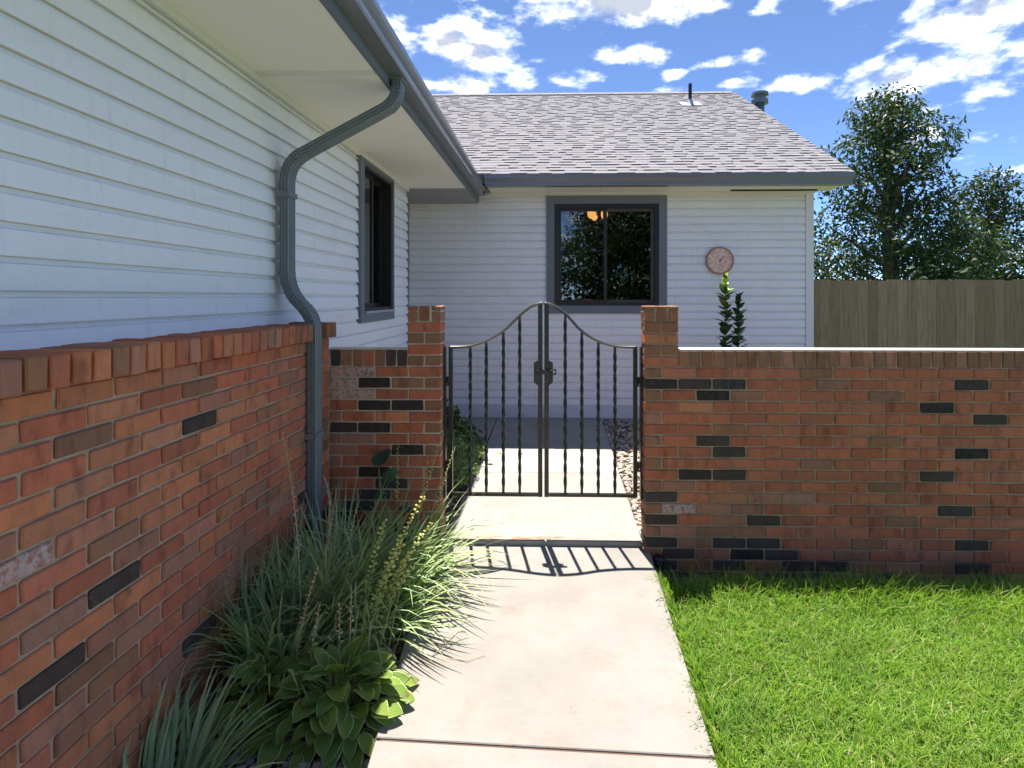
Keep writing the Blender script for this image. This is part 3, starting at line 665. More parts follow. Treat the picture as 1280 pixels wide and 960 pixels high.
# roofs
PITCH, YE, ZE = .6, 6.235, 2.915
def rear_roof():
    r = empty('roof'); r.parent = house
    al = math.atan(PITCH); yr = 10.2; xs, xe = -4.2, 3.41
    L_ = (yr - YE) / math.cos(al)
    def pt(x, s, n): return (x, YE + s * math.cos(al) - n * math.sin(al), ZE + s * math.sin(al) + n * math.cos(al))
    mb = MB().add([pt(xs, 0, -.12), pt(xe - .02, 0, -.12), pt(xe - .02, L_, -.12), pt(xs, L_, -.12), pt(xs, 0, -.004), pt(xe - .02, 0, -.004), pt(xe - .02, L_, -.004), pt(xs, L_, -.004)],
                  [(0, 3, 2, 1), (4, 5, 6, 7), (0, 1, 5, 4), (1, 2, 6, 5), (2, 3, 7, 6), (3, 0, 4, 7)])
    part('roof_deck', mb, MT['trim'], r)
    zr = ZE + L_ * math.sin(al)
    part('rear_slope', MB().prism([(yr, zr - .01), (yr + 4.6, zr - 2.77), (yr + 4.6, zr - 2.9), (yr, zr - .14)], 'x', xs, xe), MT['shingle'], r)
    part('gable_wall', MB().prism([(YB + .03, -.1), (13.6, -.1), (13.6, 3.1), (yr, zr - .2), (YB + .03, ZE + .06)], 'x', 3.12, 3.2), MT['siding'], house)
    part('rake_board', MB().add([pt(xe - .022, .02, -.16), pt(xe - .001, .02, -.16), pt(xe - .001, L_, -.16), pt(xe - .022, L_, -.16), pt(xe - .022, .02, -.006), pt(xe - .001, .02, -.006), pt(xe - .001, L_, -.006), pt(xe - .022, L_, -.006)],
                  [(0, 3, 2, 1), (4, 5, 6, 7), (0, 1, 5, 4), (1, 2, 6, 5), (2, 3, 7, 6), (3, 0, 4, 7)]), MT['trim'], r)
    part('drip_edge', MB().add([pt(-.75, -.03, -.012), pt(xe, -.03, -.012), pt(xe, .05, -.012), pt(-.75, .05, -.012), pt(-.75, -.03, -.002), pt(xe, -.03, -.002), pt(xe, .05, -.002), pt(-.75, .05, -.002)],
                  [(0, 3, 2, 1), (4, 5, 6, 7), (0, 1, 5, 4), (1, 2, 6, 5), (2, 3, 7, 6), (3, 0, 4, 7)]), MT['trim'], r)
    exp_ = .104; nrow = int(L_ / exp_) + 1; rest = MB(); made = 0
    def tab(x0, x1, s0, th, sk):
        s1 = s0 + exp_ + .03
        v = [pt(x0, s0, .001), pt(x1, s0 + sk, .001), pt(x1, s1, .0), pt(x0, s1, .0), pt(x0, s0, th), pt(x1, s0 + sk, th), pt(x1, s1, .004), pt(x0, s1, .004)]
        return v, [(4, 5, 6, 7), (0, 1, 5, 4), (1, 2, 6, 5), (3, 0, 4, 7), (0, 3, 2, 1), (2, 3, 7, 6)]
    for k in range(nrow):
        s0 = -.035 + k * exp_
        x = (-1.05 if k < 5 else xs) - random.uniform(0, .2); thick = random.random() < .5
        while x < xe:
            w = random.uniform(.08, .20); x1 = min(x + w, xe + .012)
            th = (.0180 if thick else .0105) + random.uniform(-.001, .001)
            s00 = s0 + (0 if thick else random.uniform(0, .004))
            v, f = tab(x, x1 - (.002 if thick else 0), s00, th, random.uniform(-.003, .003))
            vis = x > -.78 - k * .02
            if s0 + exp_ < L_:
                if made < 300 and vis and x1 > -.7:
                    part('shingle', MB().add(v, f), MT['shingle'], r); made += 1
                else: rest.add(v, f)
            x = x1; thick = not thick if random.random() < .8 else thick
    x = xs
    while x < xe - .29:                                                        # ridge caps
        rest.add([(x, yr - .13, zr - .055), (x + .3, yr - .13, zr - .048), (x + .3, yr, zr + .030), (x, yr, zr + .022), (x, yr + .13, zr - .055), (x + .3, yr + .13, zr - .048),
                  (x + .3, yr - .13, zr - .062), (x + .3, yr, zr + .014), (x + .3, yr + .13, zr - .062)], [(0, 1, 2, 3), (3, 2, 5, 4), (1, 6, 7, 2), (2, 7, 8, 5)]); x += .145
    o = part('shingle_field', rest, MT['shingle'], r); o['kind'] = 'stuff'
    # plumbing vent
    vy = 9.31; vx = 2.375; vz = ZE + (vy - YE) * PITCH
    v = part('vent_pipe', MB().tube([(vx, vy, vz - .1), (vx, vy, vz + .36)], .030, 12), MT['black'], r)
    part('flashing', MB().add([pt(vx - .16, (vy - YE) / math.cos(al) - .13, .02), pt(vx + .16, (vy - YE) / math.cos(al) - .13, .02), pt(vx + .16, (vy - YE) / math.cos(al) + .12, .02), pt(vx - .16, (vy - YE) / math.cos(al) + .12, .02),
                              pt(vx - .16, (vy - YE) / math.cos(al) - .13, .026), pt(vx + .16, (vy - YE) / math.cos(al) - .13, .026), pt(vx + .16, (vy - YE) / math.cos(al) + .12, .026), pt(vx - .16, (vy - YE) / math.cos(al) + .12, .026)],
                             [(0, 3, 2, 1), (4, 5, 6, 7), (0, 1, 5, 4), (1, 2, 6, 5), (2, 3, 7, 6), (3, 0, 4, 7)]).tube([(vx, vy - .01, vz - .02), (vx, vy, vz + .09)], [.075, .036], 12), MT['galv'], v)
rear_roof()
lr = part('roof', MB().prism([(XE + .06, 2.835), (-5.2, 4.985), (-9.5, 2.835), (-9.5, 2.75), (-5.2, 4.88), (XE + .0, 2.775)], 'y', -1.5, 6.40), MT['shingle'], house)
part('wall_shell', box(-9.3, XL - .181, -1.5, -1.35, -.2, 2.8).box(-9.3, -9.15, -1.5, 9.4, -.2, 2.8).box(-9.3, 3.1, 13.45, 13.59, -.2, 3.0), MT['siding'], house)
# flue beyond the gable
fl = empty('chimney_flue', 'metal flue pipe with a hooded cap rising behind the roof gable', 'flue pipe')
part('pipe', MB().tube([(3.62, 9.5, -.2), (3.62, 9.5, 4.83)], .075, 14), MT['trim'], fl, True)
part('cap', MB().tube([(3.62, 9.5, 4.83), (3.62, 9.5, 4.835), (3.62, 9.5, 4.90), (3.62, 9.5, 4.905)], [.075, .14, .14, .08], 14).tube([(3.62, 9.5, 4.905), (3.62, 9.5, 4.97)], .082, 14)
     .tube([(3.62, 9.5, 4.97), (3.62, 9.5, 4.975), (3.62, 9.5, 5.02), (3.62, 9.5, 5.05)], [.08, .145, .14, .04], 14), MT['gutter'], fl)
part('cap_top', MB().tube([(3.62, 9.5, 5.021), (3.62, 9.5, 5.056)], [.11, .03], 14), MT['galv'], fl)
ch = empty('chandelier', 'lit dining room chandelier with warm glass shades seen through the rear window', 'lamp')
part('stem', MB().tube([(.70, 8.2, 3.03), (.70, 8.2, 2.72)], .012, 8).tube([(.53, 8.2, 2.80), (.7, 8.2, 2.84), (.86, 8.2, 2.80)], .008, 6), MT['brass'], ch)
for dx, dy in ((-.09, -.1), (-.02, .12), (.12, .0)):
    part('lamp_shade', MB().tube([(.69 + dx, 8.2 + dy, 2.665), (.69 + dx, 8.2 + dy, 2.69), (.69 + dx, 8.2 + dy, 2.73), (.69 + dx, 8.2 + dy, 2.79)], [.02, .042, .052, .046], 12), MT['shade'], ch, True)

# thermometer on the rear wall
th = empty('wall_thermometer', 'round terracotta coloured dial thermometer hanging on the white rear wall', 'thermometer')
cx, cz, yt = 2.072, 1.943, YB - .022
def disc(mb, r, y0, y1, n=40): return mb.prism([(cx + r * math.cos(k * 2 * math.pi / n), cz + r * math.sin(k * 2 * math.pi / n)) for k in range(n)], 'y', y0, y1)
part('dial', disc(MB(), .158, yt - .026, yt), MT['dial'], th)
ring = MB(); n = 40
pr = [(.152, -.034), (.168, -.034), (.171, -.02), (.168, .0), (.152, .0)]
rings = [[(cx + u * math.cos(k * 2 * math.pi / n), yt + v, cz + u * math.sin(k * 2 * math.pi / n)) for u, v in pr] for k in range(n + 1)]
part('rim', ring.sweep(rings, False), MT['dialrim'], th)
a = R(45)
part('needle', box(-.012, .075, yt - .031, yt - .028, -.003, .003), MT['black'], th).location = (0, 0, 0)
nd = [o for o in COL.objects if o.name == 'needle'][0]
for v in nd.data.vertices:
    x, z = v.co.x, v.co.z; v.co.x = cx + x * math.cos(a) - z * math.sin(a); v.co.z = cz + x * math.sin(a) + z * math.cos(a)
part('needle_hub', MB().tube([(cx, yt - .034, cz), (cx, yt - .027, cz)], .009, 10), MT['black'], th)
tk = MB()
for k in range(11):
    aa = R(225 - k * 27)
    tk.tube([(cx + .118 * math.cos(aa), yt - .0266, cz + .118 * math.sin(aa)), (cx + .142 * math.cos(aa), yt - .0266, cz + .142 * math.sin(aa))], .0035, 4)
part('dial_tick', tk, MT['dialrim'], th)['kind'] = 'stuff'

# ------------------------------------------------------------------ iron gate, two leaves
YG = 3.42
def gate_leaf(side):
    """side -1: left leaf, +1: right leaf"""
    lab = 'left leaf of the black iron gate, carrying the latch bolt' if side < 0 else 'right leaf of the black iron gate, beside the longer brick wall'
    t = empty('gate_leaf', lab, 'gate', 'leaves of the iron gate')
    if side < 0: hx, mx, pk = (-.641, -.616), (-.078, -.050), (-.505, -.404, -.296, -.193); curve = [(-.641, 1.182), (-.52, 1.187), (-.408, 1.218), (-.297, 1.283), (-.191, 1.384), (-.116, 1.440), (-.050, 1.462)]
    else: hx, mx, pk = (.518, .543), (-.038, -.010), (.093, .197, .300, .404); curve = [(-.038, 1.462), (.025, 1.442), (.100, 1.388), (.196, 1.286), (.301, 1.220), (.416, 1.188), (.543, 1.184)]
    cs = catmull([(x, YG, z) for x, z in curve], 7)
    def top(x): return min(cs, key=lambda p: abs(p.x - x)).z
    zb = .245; h = .0135
    part('hinge_stile', box(hx[0], hx[1], YG - .0125, YG + .0125, zb, top(sum(hx) / 2) - .004), MT['iron'], t, bevel=.002)
    part('meeting_stile', box(mx[0], mx[1], YG - .014, YG + .014, zb, top(sum(mx) / 2) - .004), MT['iron'], t, bevel=.002)
    part('bottom_rail', box(min(hx[1], mx[1]) + .0005, max(hx[0], mx[0]) - .0005, YG - .0115, YG + .0115, zb + .001, zb + .022), MT['iron'], t, bevel=.002)
    rings = []
    for i, p in enumerate(cs):
        d = (cs[min(i + 1, len(cs) - 1)] - cs[max(i - 1, 0)]).normalized(); nrm = Vector((-d.z, 0, d.x))
        rings.append([p + nrm * .0095 * math.sin(q * math.pi / 5) + Vector((0, -.016 * math.cos(q * math.pi / 5), 0)) for q in range(10)])
    part('top_rail', MB().sweep(rings), MT['rail'], t, True)  # lighter, shinier iron: the sun's glint on the top edge put into the colour
    for x in pk:
        zt = top(x) - .004; rr = []; n = 84; w = .0112
        for k in range(n + 1):
            s = k / n; z = zb + .021 + s * (zt - zb - .021); an = math.pi / 4 + (max(0, min(1, (s - .03) / .94))) * math.pi * .5 * 13
            rr.append([(x + w * math.cos(an + j * math.pi / 2), YG + w * math.sin(an + j * math.pi / 2), z) for j in range(4)])
        part('picket', MB().sweep(rr), MT['iron'], t)
    xs = hx[0] if side < 0 else hx[1]
    for z in (.97, .437):
        xw = -.653 if side < 0 else .556
        hg = MB().tube([(xs + side * .004, YG, z + .028), (xs + side * .004, YG, z - .012)], .012, 8).tube([(xs + side * .004, YG, z - .01), (xs + side * .006, YG, z - .024), ((xs + xw) / 2, YG, z - .03), (xw, YG, z - .026)], .0055, 6)
        part('hinge', hg, MT['iron'], t)
    if side < 0:
        pl = MB().prism([(-.104, .965), (-.074, .942), (-.074, 1.105), (-.104, 1.088)], 'y', YG - .019, YG - .0145)
        part('latch_plate', pl, MT['iron'], t)
        b = MB().box(-.086, .016, YG - .040, YG - .020, 1.017, 1.047); part('latch_bolt', b, MT['iron'], t, bevel=.003)
        part('bolt_loop', MB().box(.0165, .036, YG - .036, YG - .024, 1.041, 1.050).box(.0165, .036, YG - .036, YG - .024, 1.014, 1.023).box(.0285, .036, YG - .0355, YG - .0245, 1.023, 1.041), MT['iron'], t)
    else:
        part('latch_plate', MB().prism([(-.014, .942), (.016, .965), (.016, 1.088), (-.014, 1.105)], 'y', YG - .0195, YG - .0145), MT['iron'], t)
gate_leaf(-1); gate_leaf(1)

# ------------------------------------------------------------------ stones
def stones(name, n, xr, yr, z, size, mat, keep=None):
    vs, fs = ICO[1]; B = np.array([tuple(v) for v in vs]); T = np.array(fs)
    pts = np.stack([RNG.uniform(*xr, n * 2), RNG.uniform(*yr, n * 2)], 1)
    if keep: pts = pts[[keep(x, y) for x, y in pts]]
    pts = pts[:n]; n = len(pts)
    r = size * RNG.uniform(.55, 1.35, n); sq = np.stack([RNG.uniform(.8, 1.4, n), RNG.uniform(.7, 1.1, n), RNG.uniform(.45, .8, n)], 1)
    V = B[None] * (1 + RNG.uniform(-.22, .22, (n, len(B), 1))) * sq[:, None] * r[:, None, None]
    a = RNG.uniform(0, 6.28, n); c, s = np.cos(a)[:, None], np.sin(a)[:, None]
    X = V[:, :, 0] * c - V[:, :, 1] * s; Y = V[:, :, 0] * s + V[:, :, 1] * c; tl = RNG.uniform(-.5, .5, (n, 1)); Z = V[:, :, 2] + X * tl * .6
    V = np.stack([X + pts[:, 0, None], Y + pts[:, 1, None], Z + z + RNG.uniform(-.3, .5, n)[:, None] * size], 2).reshape(-1, 3)
    Q = (T[None] + (np.arange(n) * len(B))[:, None, None]).reshape(-1, 3)
    m = bpy.data.meshes.new(name); m.from_pydata(V.tolist(), [], Q.tolist()); m.update()
    o = link(name, m, mat); return tag(o, kind='stuff')
stones('gravel', 3600, (.53, 2.2), (3.36, 6.74), -.022, .019, MT['gravel'], lambda x, y: x > .572 + (y - 3.34) * .0185 and (y > 3.42 or x < .6 ) and (x < 1.5 or RNG.random() < .4))
stones('rock_mulch', 2600, (-1.33, -.53), (1.35, 3.26), -.100, .017, MT['chips'], lambda x, y: x < -.49 - (y - .2) * .077)
stones('bed_rock', 500, (-1.5, -.66), (3.62, 5.7), -.04, .016, MT['chips'])

# ------------------------------------------------------------------ lawn
def lawn():
    n = 62000
    x = RNG.uniform(.545, 3.1, n); y = 3.045 - RNG.uniform(0, 1, n) * 1.53
    edge = .552 + (y - 1.83) * .033 + .018 * np.sin(y * 9) + .012 * np.sin(y * 23)
    k = x > edge; x, y, edge = x[k], y[k], edge[k]; n = len(x)
    patch = .5 + .5 * np.sin(x * 5 + np.sin(y * 4) * 2) * np.cos(y * 6 - x * 3)
    L_ = RNG.uniform(.045, .095, n) * (.85 + .3 * patch) * (1 + .75 * np.clip((y - 2.72) / .2, 0, 1))
    az = RNG.uniform(0, 2 * np.pi, n); near = (x - edge) < .05; az[near] = np.pi + RNG.normal(0, .9, near.sum())
    o = link('lawn_grass', blades('lawn_grass', np.stack([x, y, np.full(n, -.116)], 1), az, L_ * np.where(near, 1.15, 1), RNG.uniform(.35, 1.35, n), RNG.uniform(.1, 1.2, n), RNG.uniform(.0030, .0054, n), 3, twist=.9), MT['lawn'])
    n = 1300                                                                    # shaggy fringe leaning over the slab edge
    y = RNG.uniform(1.55, 3.03, n); x = .545 + (y - 1.83) * .034 + RNG.uniform(.016, .060, n) + .008 * np.sin(y * 31) + .010 * np.sin(y * 9)
    f = link('grass_fringe', blades('grass_fringe', np.stack([x, y, np.full(n, -.10)], 1), np.pi + RNG.normal(0, .8, n), RNG.uniform(.075, .115, n), RNG.uniform(1.0, 1.5, n), RNG.uniform(.3, 1.1, n), RNG.uniform(.0065, .0105, n), 4, twist=.9), MT['lawn'])
    tag(f, 'shaggy grass fringe leaning over the walkway edge', 'grass', None, 'stuff')
    tag(o, 'bright green mown lawn grass beside the walkway', 'grass', None, 'stuff')
lawn()

# ------------------------------------------------------------------ plants
def clump(name, label, cx, cy, n, lo, hi, rad, bias=(0, 0), el=(.75, 1.5), dr=(.5, 1.9), w=(.010, .0175), z=-.11, seg=6):
    t = empty(name, label, 'ornamental grass', 'ornamental grass clumps by the walkway'); t.location = (cx, cy, z)
    rr = rad * np.sqrt(RNG.uniform(0, 1, n)); a = RNG.uniform(0, 2 * np.pi, n)
    az = a + RNG.normal(0, .55, n); az = np.arctan2(np.sin(az) + bias[1], np.cos(az) + bias[0])
    b = np.stack([rr * np.cos(a), rr * np.sin(a), np.zeros(n)], 1)
    m = blades('leaf_blades', b, az, RNG.uniform(lo, hi, n), RNG.uniform(*el, n), RNG.uniform(*dr, n), RNG.uniform(*w, n), seg, xmin=XF + .012 - cx, zmin=.012)
    o = link('leaf_blades', m, MT['blade'], t); o['kind'] = 'stuff'
    return t
c1 = clump('ornamental_grass', 'arching green grass clump spilling over the walkway edge near the left gate pier', -.81, 2.93, 290, .36, .72, .14, (.22, -.1))
c2 = clump('ornamental_grass', 'dense blue-green grass clump in front of the downspout and brick wainscot', -1.08, 2.66, 400, .40, .74, .17, (.05, -.15), (.95, 1.52), (.4, 1.6))
c3 = clump('ornamental_grass', 'shaded upright grass clump beside the wainscot, behind the hosta', -1.12, 2.28, 350, .36, .62, .15, (.1, -.05), (.95, 1.52), (.3, 1.4))
c4 = clump('ornamental_grass', 'middle grass clump with yellow seed stalks beside the walkway', -.84, 2.52, 210, .34, .60, .12, (.15, 0), (.8, 1.5), (.5, 1.8))
c5 = clump('ornamental_grass', 'dark low grass clump closest to the camera under the eave', -1.22, 1.68, 130, .22, .38, .13, (.0, .2), (.8, 1.45), (.5, 1.6))
def stalk(parent, p0, p1, bow, kind, pods=40, start=.35, r=.0028):
    """flower stalk from p0 to p1 (world), bowed sideways"""
    o = parent.location; p0, p1 = Vector(p0) - o, Vector(p1) - o; mid = (p0 + p1) / 2 + Vector(bow)
    def q(t): return (1 - t) ** 2 * p0 + 2 * t * (1 - t) * mid + t * t * p1
    s = part('flower_stalk', MB().tube([q(k / 12) for k in range(13)], [r * (1 - .6 * k / 12) for k in range(13)], 5), MT['dry'] if kind == 'dry' else MT['stem'], parent)
    mb = MB()
    for k in range(pods):
        t = start + (1 - start) * (k / pods) ** 1.0; a = k * 2.4 + random.uniform(-.5, .5); c = q(t)
        sz = (.0098 if kind == 'pod' else .0052) * random.uniform(.7, 1.2) * (1.1 - .5 * (t - start) / (1 - start))
        out = Vector((math.cos(a), math.sin(a), .35)).normalized()
        mb.ball(c + out * sz * 1.5, sz, (.75, .75, 1.25), out.to_track_quat('Z', 'Y').to_matrix(), 1)
    if pods: part('seed_pods', mb, MT['dry'] if kind == 'dry' else MT['pod'], s)['kind'] = 'stuff'
for p0, p1, bow, kind, pods in [
    ((-.86, 2.42, -.1), (-.585, 2.52, .575), (-.05, 0, .03), 'pod', 58), ((-.87, 2.40, -.1), (-.765, 2.50, .47), (-.02, 0, .02), 'pod', 46),
    ((-.84, 2.44, -.1), (-.555, 2.55, .44), (-.03, 0, .05), 'pod', 44), ((-.85, 2.46, -.1), (-.64, 2.50, .33), (-.02, 0, .03), 'pod', 40), ((-.83, 2.38, -.1), (-.66, 2.42, .40), (-.04, 0, .0), 'pod', 44),
    ((-.90, 2.40, -.1), (-.885, 2.50, .56), (-.08, 0, .02), 'stem', 34), ((-.82, 2.40, -.1), (-.60, 2.45, .30), (-.05, 0, .03), 'pod', 34), ((-.88, 2.36, -.1), (-.72, 2.40, .26), (-.02, 0, .0), 'pod', 34)]:
    stalk(c4, p0, p1, bow, kind, pods)
for p0, p1, bow, kind, pods in [((-1.07, 2.30, -.1), (-1.20, 2.40, .90), (.06, 0, .10), 'dry', 46), ((-1.14, 2.42, -.1), (-1.06, 2.52, .66), (.16, 0, .20), 'dry', 34),
                                ((-.98, 2.06, -.1), (-.93, 2.16, .42), (-.06, 0, 0), 'dry', 50), ((-1.22, 2.2, -.1), (-1.02, 2.2, .22), (-.1, 0, .25), 'dry', 0)]:
    stalk(c3, p0, p1, bow, kind, pods, .4)
for p0, p1, bow in [((-.80, 2.9, -.1), (-.62, 3.16, .72), (-.02, 0, .05)), ((-.82, 2.95, -.1), (-.90, 3.2, .66), (-.02, 0, .05)), ((-.75, 2.9, -.1), (-.56, 3.2, .62), (0, 0, .05)), ((-.78, 3.0, -.1), (-.72, 3.2, .56), (0, 0, .03))]:
    stalk(c1, p0, p1, bow, 'stem', 34, .55, .002)

# hosta: each leaf its own object
def hosta_leaf(seed):
    r = random.Random(seed); nu, nv = 8, 4; V = []; mg = []; rb = []; tp = []
    wmax = r.uniform(.33, .42); curl = r.uniform(.3, .9); cup = r.uniform(.10, .30)
    for i in range(nu + 1):
        s = i / nu; w = wmax * (math.sin(math.pi * min(1, s ** .72 * .96 + .035)) ** .75) if s < 1 else .004
        if i == 0: w = .05
        for j in range(nv + 1):
            t = j / nv * 2 - 1
            x = s - (.10 * abs(t) ** 1.5 * (1 - s) ** 2 * 1.0); y = w * t
            z = -.30 * curl * s * s + cup * w * abs(t) ** 1.4 + .022 * math.sin(s * 9 + seed) * abs(t) * (1 if t > 0 else -1)
            V.append((x, y, z)); mg.append(max(abs(t), .0 if s < .9 else (s - .9) * 9)); rb.append(.5 + .5 * math.cos(t * math.pi * 4)); tp.append(s)
    Q = [(i * (nv + 1) + j, (i + 1) * (nv + 1) + j, (i + 1) * (nv + 1) + j + 1, i * (nv + 1) + j + 1) for i in range(nu) for j in range(nv)]
    m = npmesh('leaf', V, Q, {'margin': mg, 'rib': rb, 'tip': tp}); m.materials.append(MT['hosta']); return m
HL = [hosta_leaf(i) for i in range(9)]
def hosta(label, cx, cy, n, rad, sz, squash=1.):
    t = empty('hosta', label, 'hosta', 'hostas at the front of the bed'); t.location = (cx, cy, -.10); st = MB()
    for k in range(n):
        f = math.sqrt((k + .5) / n); a = k * 2.39996 + random.uniform(-.3, .3); rr = rad * f * random.uniform(.85, 1.1)
        p = Vector((rr * math.cos(a), rr * math.sin(a) * squash, .19 - .15 * f ** 2 + random.uniform(-.025, .03)))
        size = sz * random.uniform(.75, 1.2) * (1 - .1 * f)
        pitch = R(-55) * (1 - f) + R(22) * f + R(random.uniform(-18, 18))
        o = link('leaf', HL[random.randrange(9)], None, t, p, (R(random.uniform(-22, 22)), pitch, a + random.uniform(-.45, .45))); o.scale = (size, size * random.uniform(.85, 1.1), size)
        st.tube([(rr * .25 * math.cos(a), rr * .25 * math.sin(a), -.01), (rr * .55 * math.cos(a), rr * .5 * math.sin(a), p.z * .8), p], [.0035, .003, .002], 5)
    part('leaf_stalks', st, MT['stem'], t)
    return t
h1 = hosta('large green hosta with pale leaf margins spreading at the walkway corner', -.81, 2.04, 165, .275, .099, .74)
h2 = hosta('smaller shaded hosta left of the larger one, under the eave', -1.10, 2.03, 44, .125, .088)
for p0, p1, bow in [((-.80, 2.05, -.05), (-.83, 2.12, .30), (.0, 0, .0)), ((-.78, 2.05, -.05), (-.79, 2.14, .36), (.01, 0, .0)), ((-.90, 2.02, -.05), (-.88, 2.06, .33), (-.03, 0, 0))]:
    stalk(h1, p0, p1, bow, 'dry', 16, .6, .0022)
for k in range(11):
    x, y = random.uniform(-.84, -.66), random.uniform(2.10, 2.22)
    stalk(h1, (x, y, -.08), (x + random.uniform(-.02, .14), y + random.uniform(0, .12), random.uniform(.12, .40)), (random.uniform(-.03, .03), 0, .02), 'dry' if k % 3 == 0 else 'stem', 0, .5, .0018)
# broad-leaved plant against the left garden wall
bp = empty('broad_leaf_plant', 'broad blue-green leaved plant against the shaded left garden wall', 'plant'); bp.location = (-.98, 3.15, -.1)
for k, (dx, dy, dz, az, pit) in enumerate([(-.03, 0, .62, 70, -40), (.04, -.02, .45, 250, -20), (.10, .01, .36, 20, 10), (-.06, -.02, .40, 200, 0), (.02, -.05, .30, 290, 15), (-.1, .0, .28, 150, 10), (.13, -.03, .25, 330, 20), (.05, -.02, .53, 300, -60), (-.04, -.05, .22, 240, 20)]):
    o = link('leaf', HL[k].copy(), None, bp, (dx, dy, dz), (0, R(pit), R(az))); o.data.materials.clear(); o.data.materials.append(MT['broad']); o.scale = (.13, .13, .13)
part('stem', MB().tube([(0, 0, 0), (.0, 0, .3), (-.02, 0, .6)], [.007, .006, .004], 6).tube([(0, 0, .1), (.08, -.02, .34)], .004, 5).tube([(0, 0, .1), (-.08, -.02, .34)], .004, 5), MT['stem'], bp)

def leaf_cloud(name, centres, radii, n, lsz, mat, parent=None, squash=.8, flat_=.6):
    """many small leaf quads spread through several lobes"""
    C = np.array(centres, float); Rd = np.array(radii, float); w = Rd ** 3 / (Rd ** 3).sum(); k = RNG.choice(len(C), n, p=w)
    d = RNG.normal(size=(n, 3)); d /= np.linalg.norm(d, axis=1)[:, None]
    r = Rd[k] * RNG.uniform(.25, 1, n) ** .45 * (1 + .16 * np.sin(d[:, 0] * 9 + k) * np.cos(d[:, 2] * 8 + k * 2))
    P = C[k] + d * r[:, None] * np.array([1, 1, squash])
    nrm = d * flat_ + RNG.normal(size=(n, 3)) * .6 + np.array([0, 0, .35]); nrm /= np.linalg.norm(nrm, axis=1)[:, None]
    u = np.cross(nrm, RNG.normal(size=(n, 3))); u /= np.linalg.norm(u, axis=1)[:, None]; v = np.cross(nrm, u)
    s = lsz * RNG.uniform(.6, 1.35, n)[:, None]
    V = np.stack([P - u * s, P - v * s * .38 + nrm * s * .06, P + u * s, P + v * s * .38 + nrm * s * .06], 1).reshape(-1, 3)
    Q = np.arange(n * 4).reshape(n, 4)
    o = link(name, npmesh(name, V, Q, {'tip': np.repeat(RNG.uniform(0, .5, n), 4)}, False), mat, parent); o['kind'] = 'stuff'; return o
sb = empty('garden_shrub', 'feathery grey-green shrub behind the left leaf of the gate', 'shrub', 'shrubs behind the gate'); sb.location = (-.82, 4.35, -.05)
leaf_cloud('foliage', [(.06, -.1, .17), (-.1, .2, .25), (.05, .42, .18), (-.2, -.3, .22), (.1, .12, .12), (-.35, .3, .3)], [.16, .22, .17, .2, .14, .24], 9000, .017, MT['juniper'], sb)
part('branch', MB().tube([(0, 0, 0), (.03, -.05, .2)], .01, 5).tube([(0, 0, 0), (-.1, .2, .3)], .01, 5).tube([(0, 0, 0), (-.2, -.2, .25)], .01, 5), MT['bark'], sb)
sb = empty('garden_shrub', 'dark glossy shrub near the house corner behind the feathery one', 'shrub', 'shrubs behind the gate'); sb.location = (-.95, 5.2, -.05)
leaf_cloud('foliage', [(.05, .0, .22), (-.2, .2, .3), (.2, -.2, .14), (-.3, -.2, .28)], [.22, .26, .16, .24], 3200, .030, MT['euon'], sb)
part('branch', MB().tube([(0, 0, 0), (.05, 0, .25)], .012, 5).tube([(0, 0, 0), (-.2, .2, .3)], .012, 5), MT['bark'], sb)
def upright(label, x, y, top, rad, sun):
    t = empty('upright_shrub', label, 'shrub', 'upright shrubs behind the right garden wall'); t.location = (x, y, -.03)
    part('stem', MB().tube([(0, 0, 0), (.005, 0, top * .5), (0, 0, top)], [.010, .007, .003], 6), MT['stem'], t)
    V = []; F = []; tips = []
    n = int(top / .0175)
    for k in range(n):
        z = .12 + (top - .12) * k / n; a = k * 2.39996 + random.uniform(-.4, .4); L_ = rad * random.uniform(.85, 1.15) * (1 if k < n - 8 else .75)
        e = R(random.uniform(20, 55)) + (R(25) if k > n - 8 else 0); d = Vector((math.cos(a) * math.cos(e), math.sin(a) * math.cos(e), math.sin(e))); s = Vector((-math.sin(a), math.cos(a), 0)); up = s.cross(d) * -1
        b = Vector((0, 0, z)); o = len(V); w = L_ * .36
        for q in (b, b + d * L_ * .35 - s * w + up * .006, b + d * L_ * .75 - s * w * .85 + up * .004, b + d * L_ - up * .008, b + d * L_ * .75 + s * w * .85 + up * .004, b + d * L_ * .35 + s * w + up * .006, b + d * L_ * .5):
            V.append(tuple(q)); tips.append(max(0, (z - top + .38) / .3) if sun else 0)  # sunlit top put into the leaf colour as lime
        F += [(o, o + 1, o + 2, o + 6), (o + 6, o + 2, o + 3, o + 4), (o, o + 6, o + 4, o + 5)]
    m = npmesh('leaves', V, F, {'tip': np.clip(tips, 0, 1)}, False)
    ob = link('leaves', m, MT['euon'], t); ob['kind'] = 'stuff'
upright('taller upright shrub with a sunlit lime green top, below the wall thermometer', 1.837, 5.76, 1.745, .118, True)
upright('shorter dark upright shrub in shade, next to the lime-tipped one', 2.035, 5.95, 1.535, .118, False)

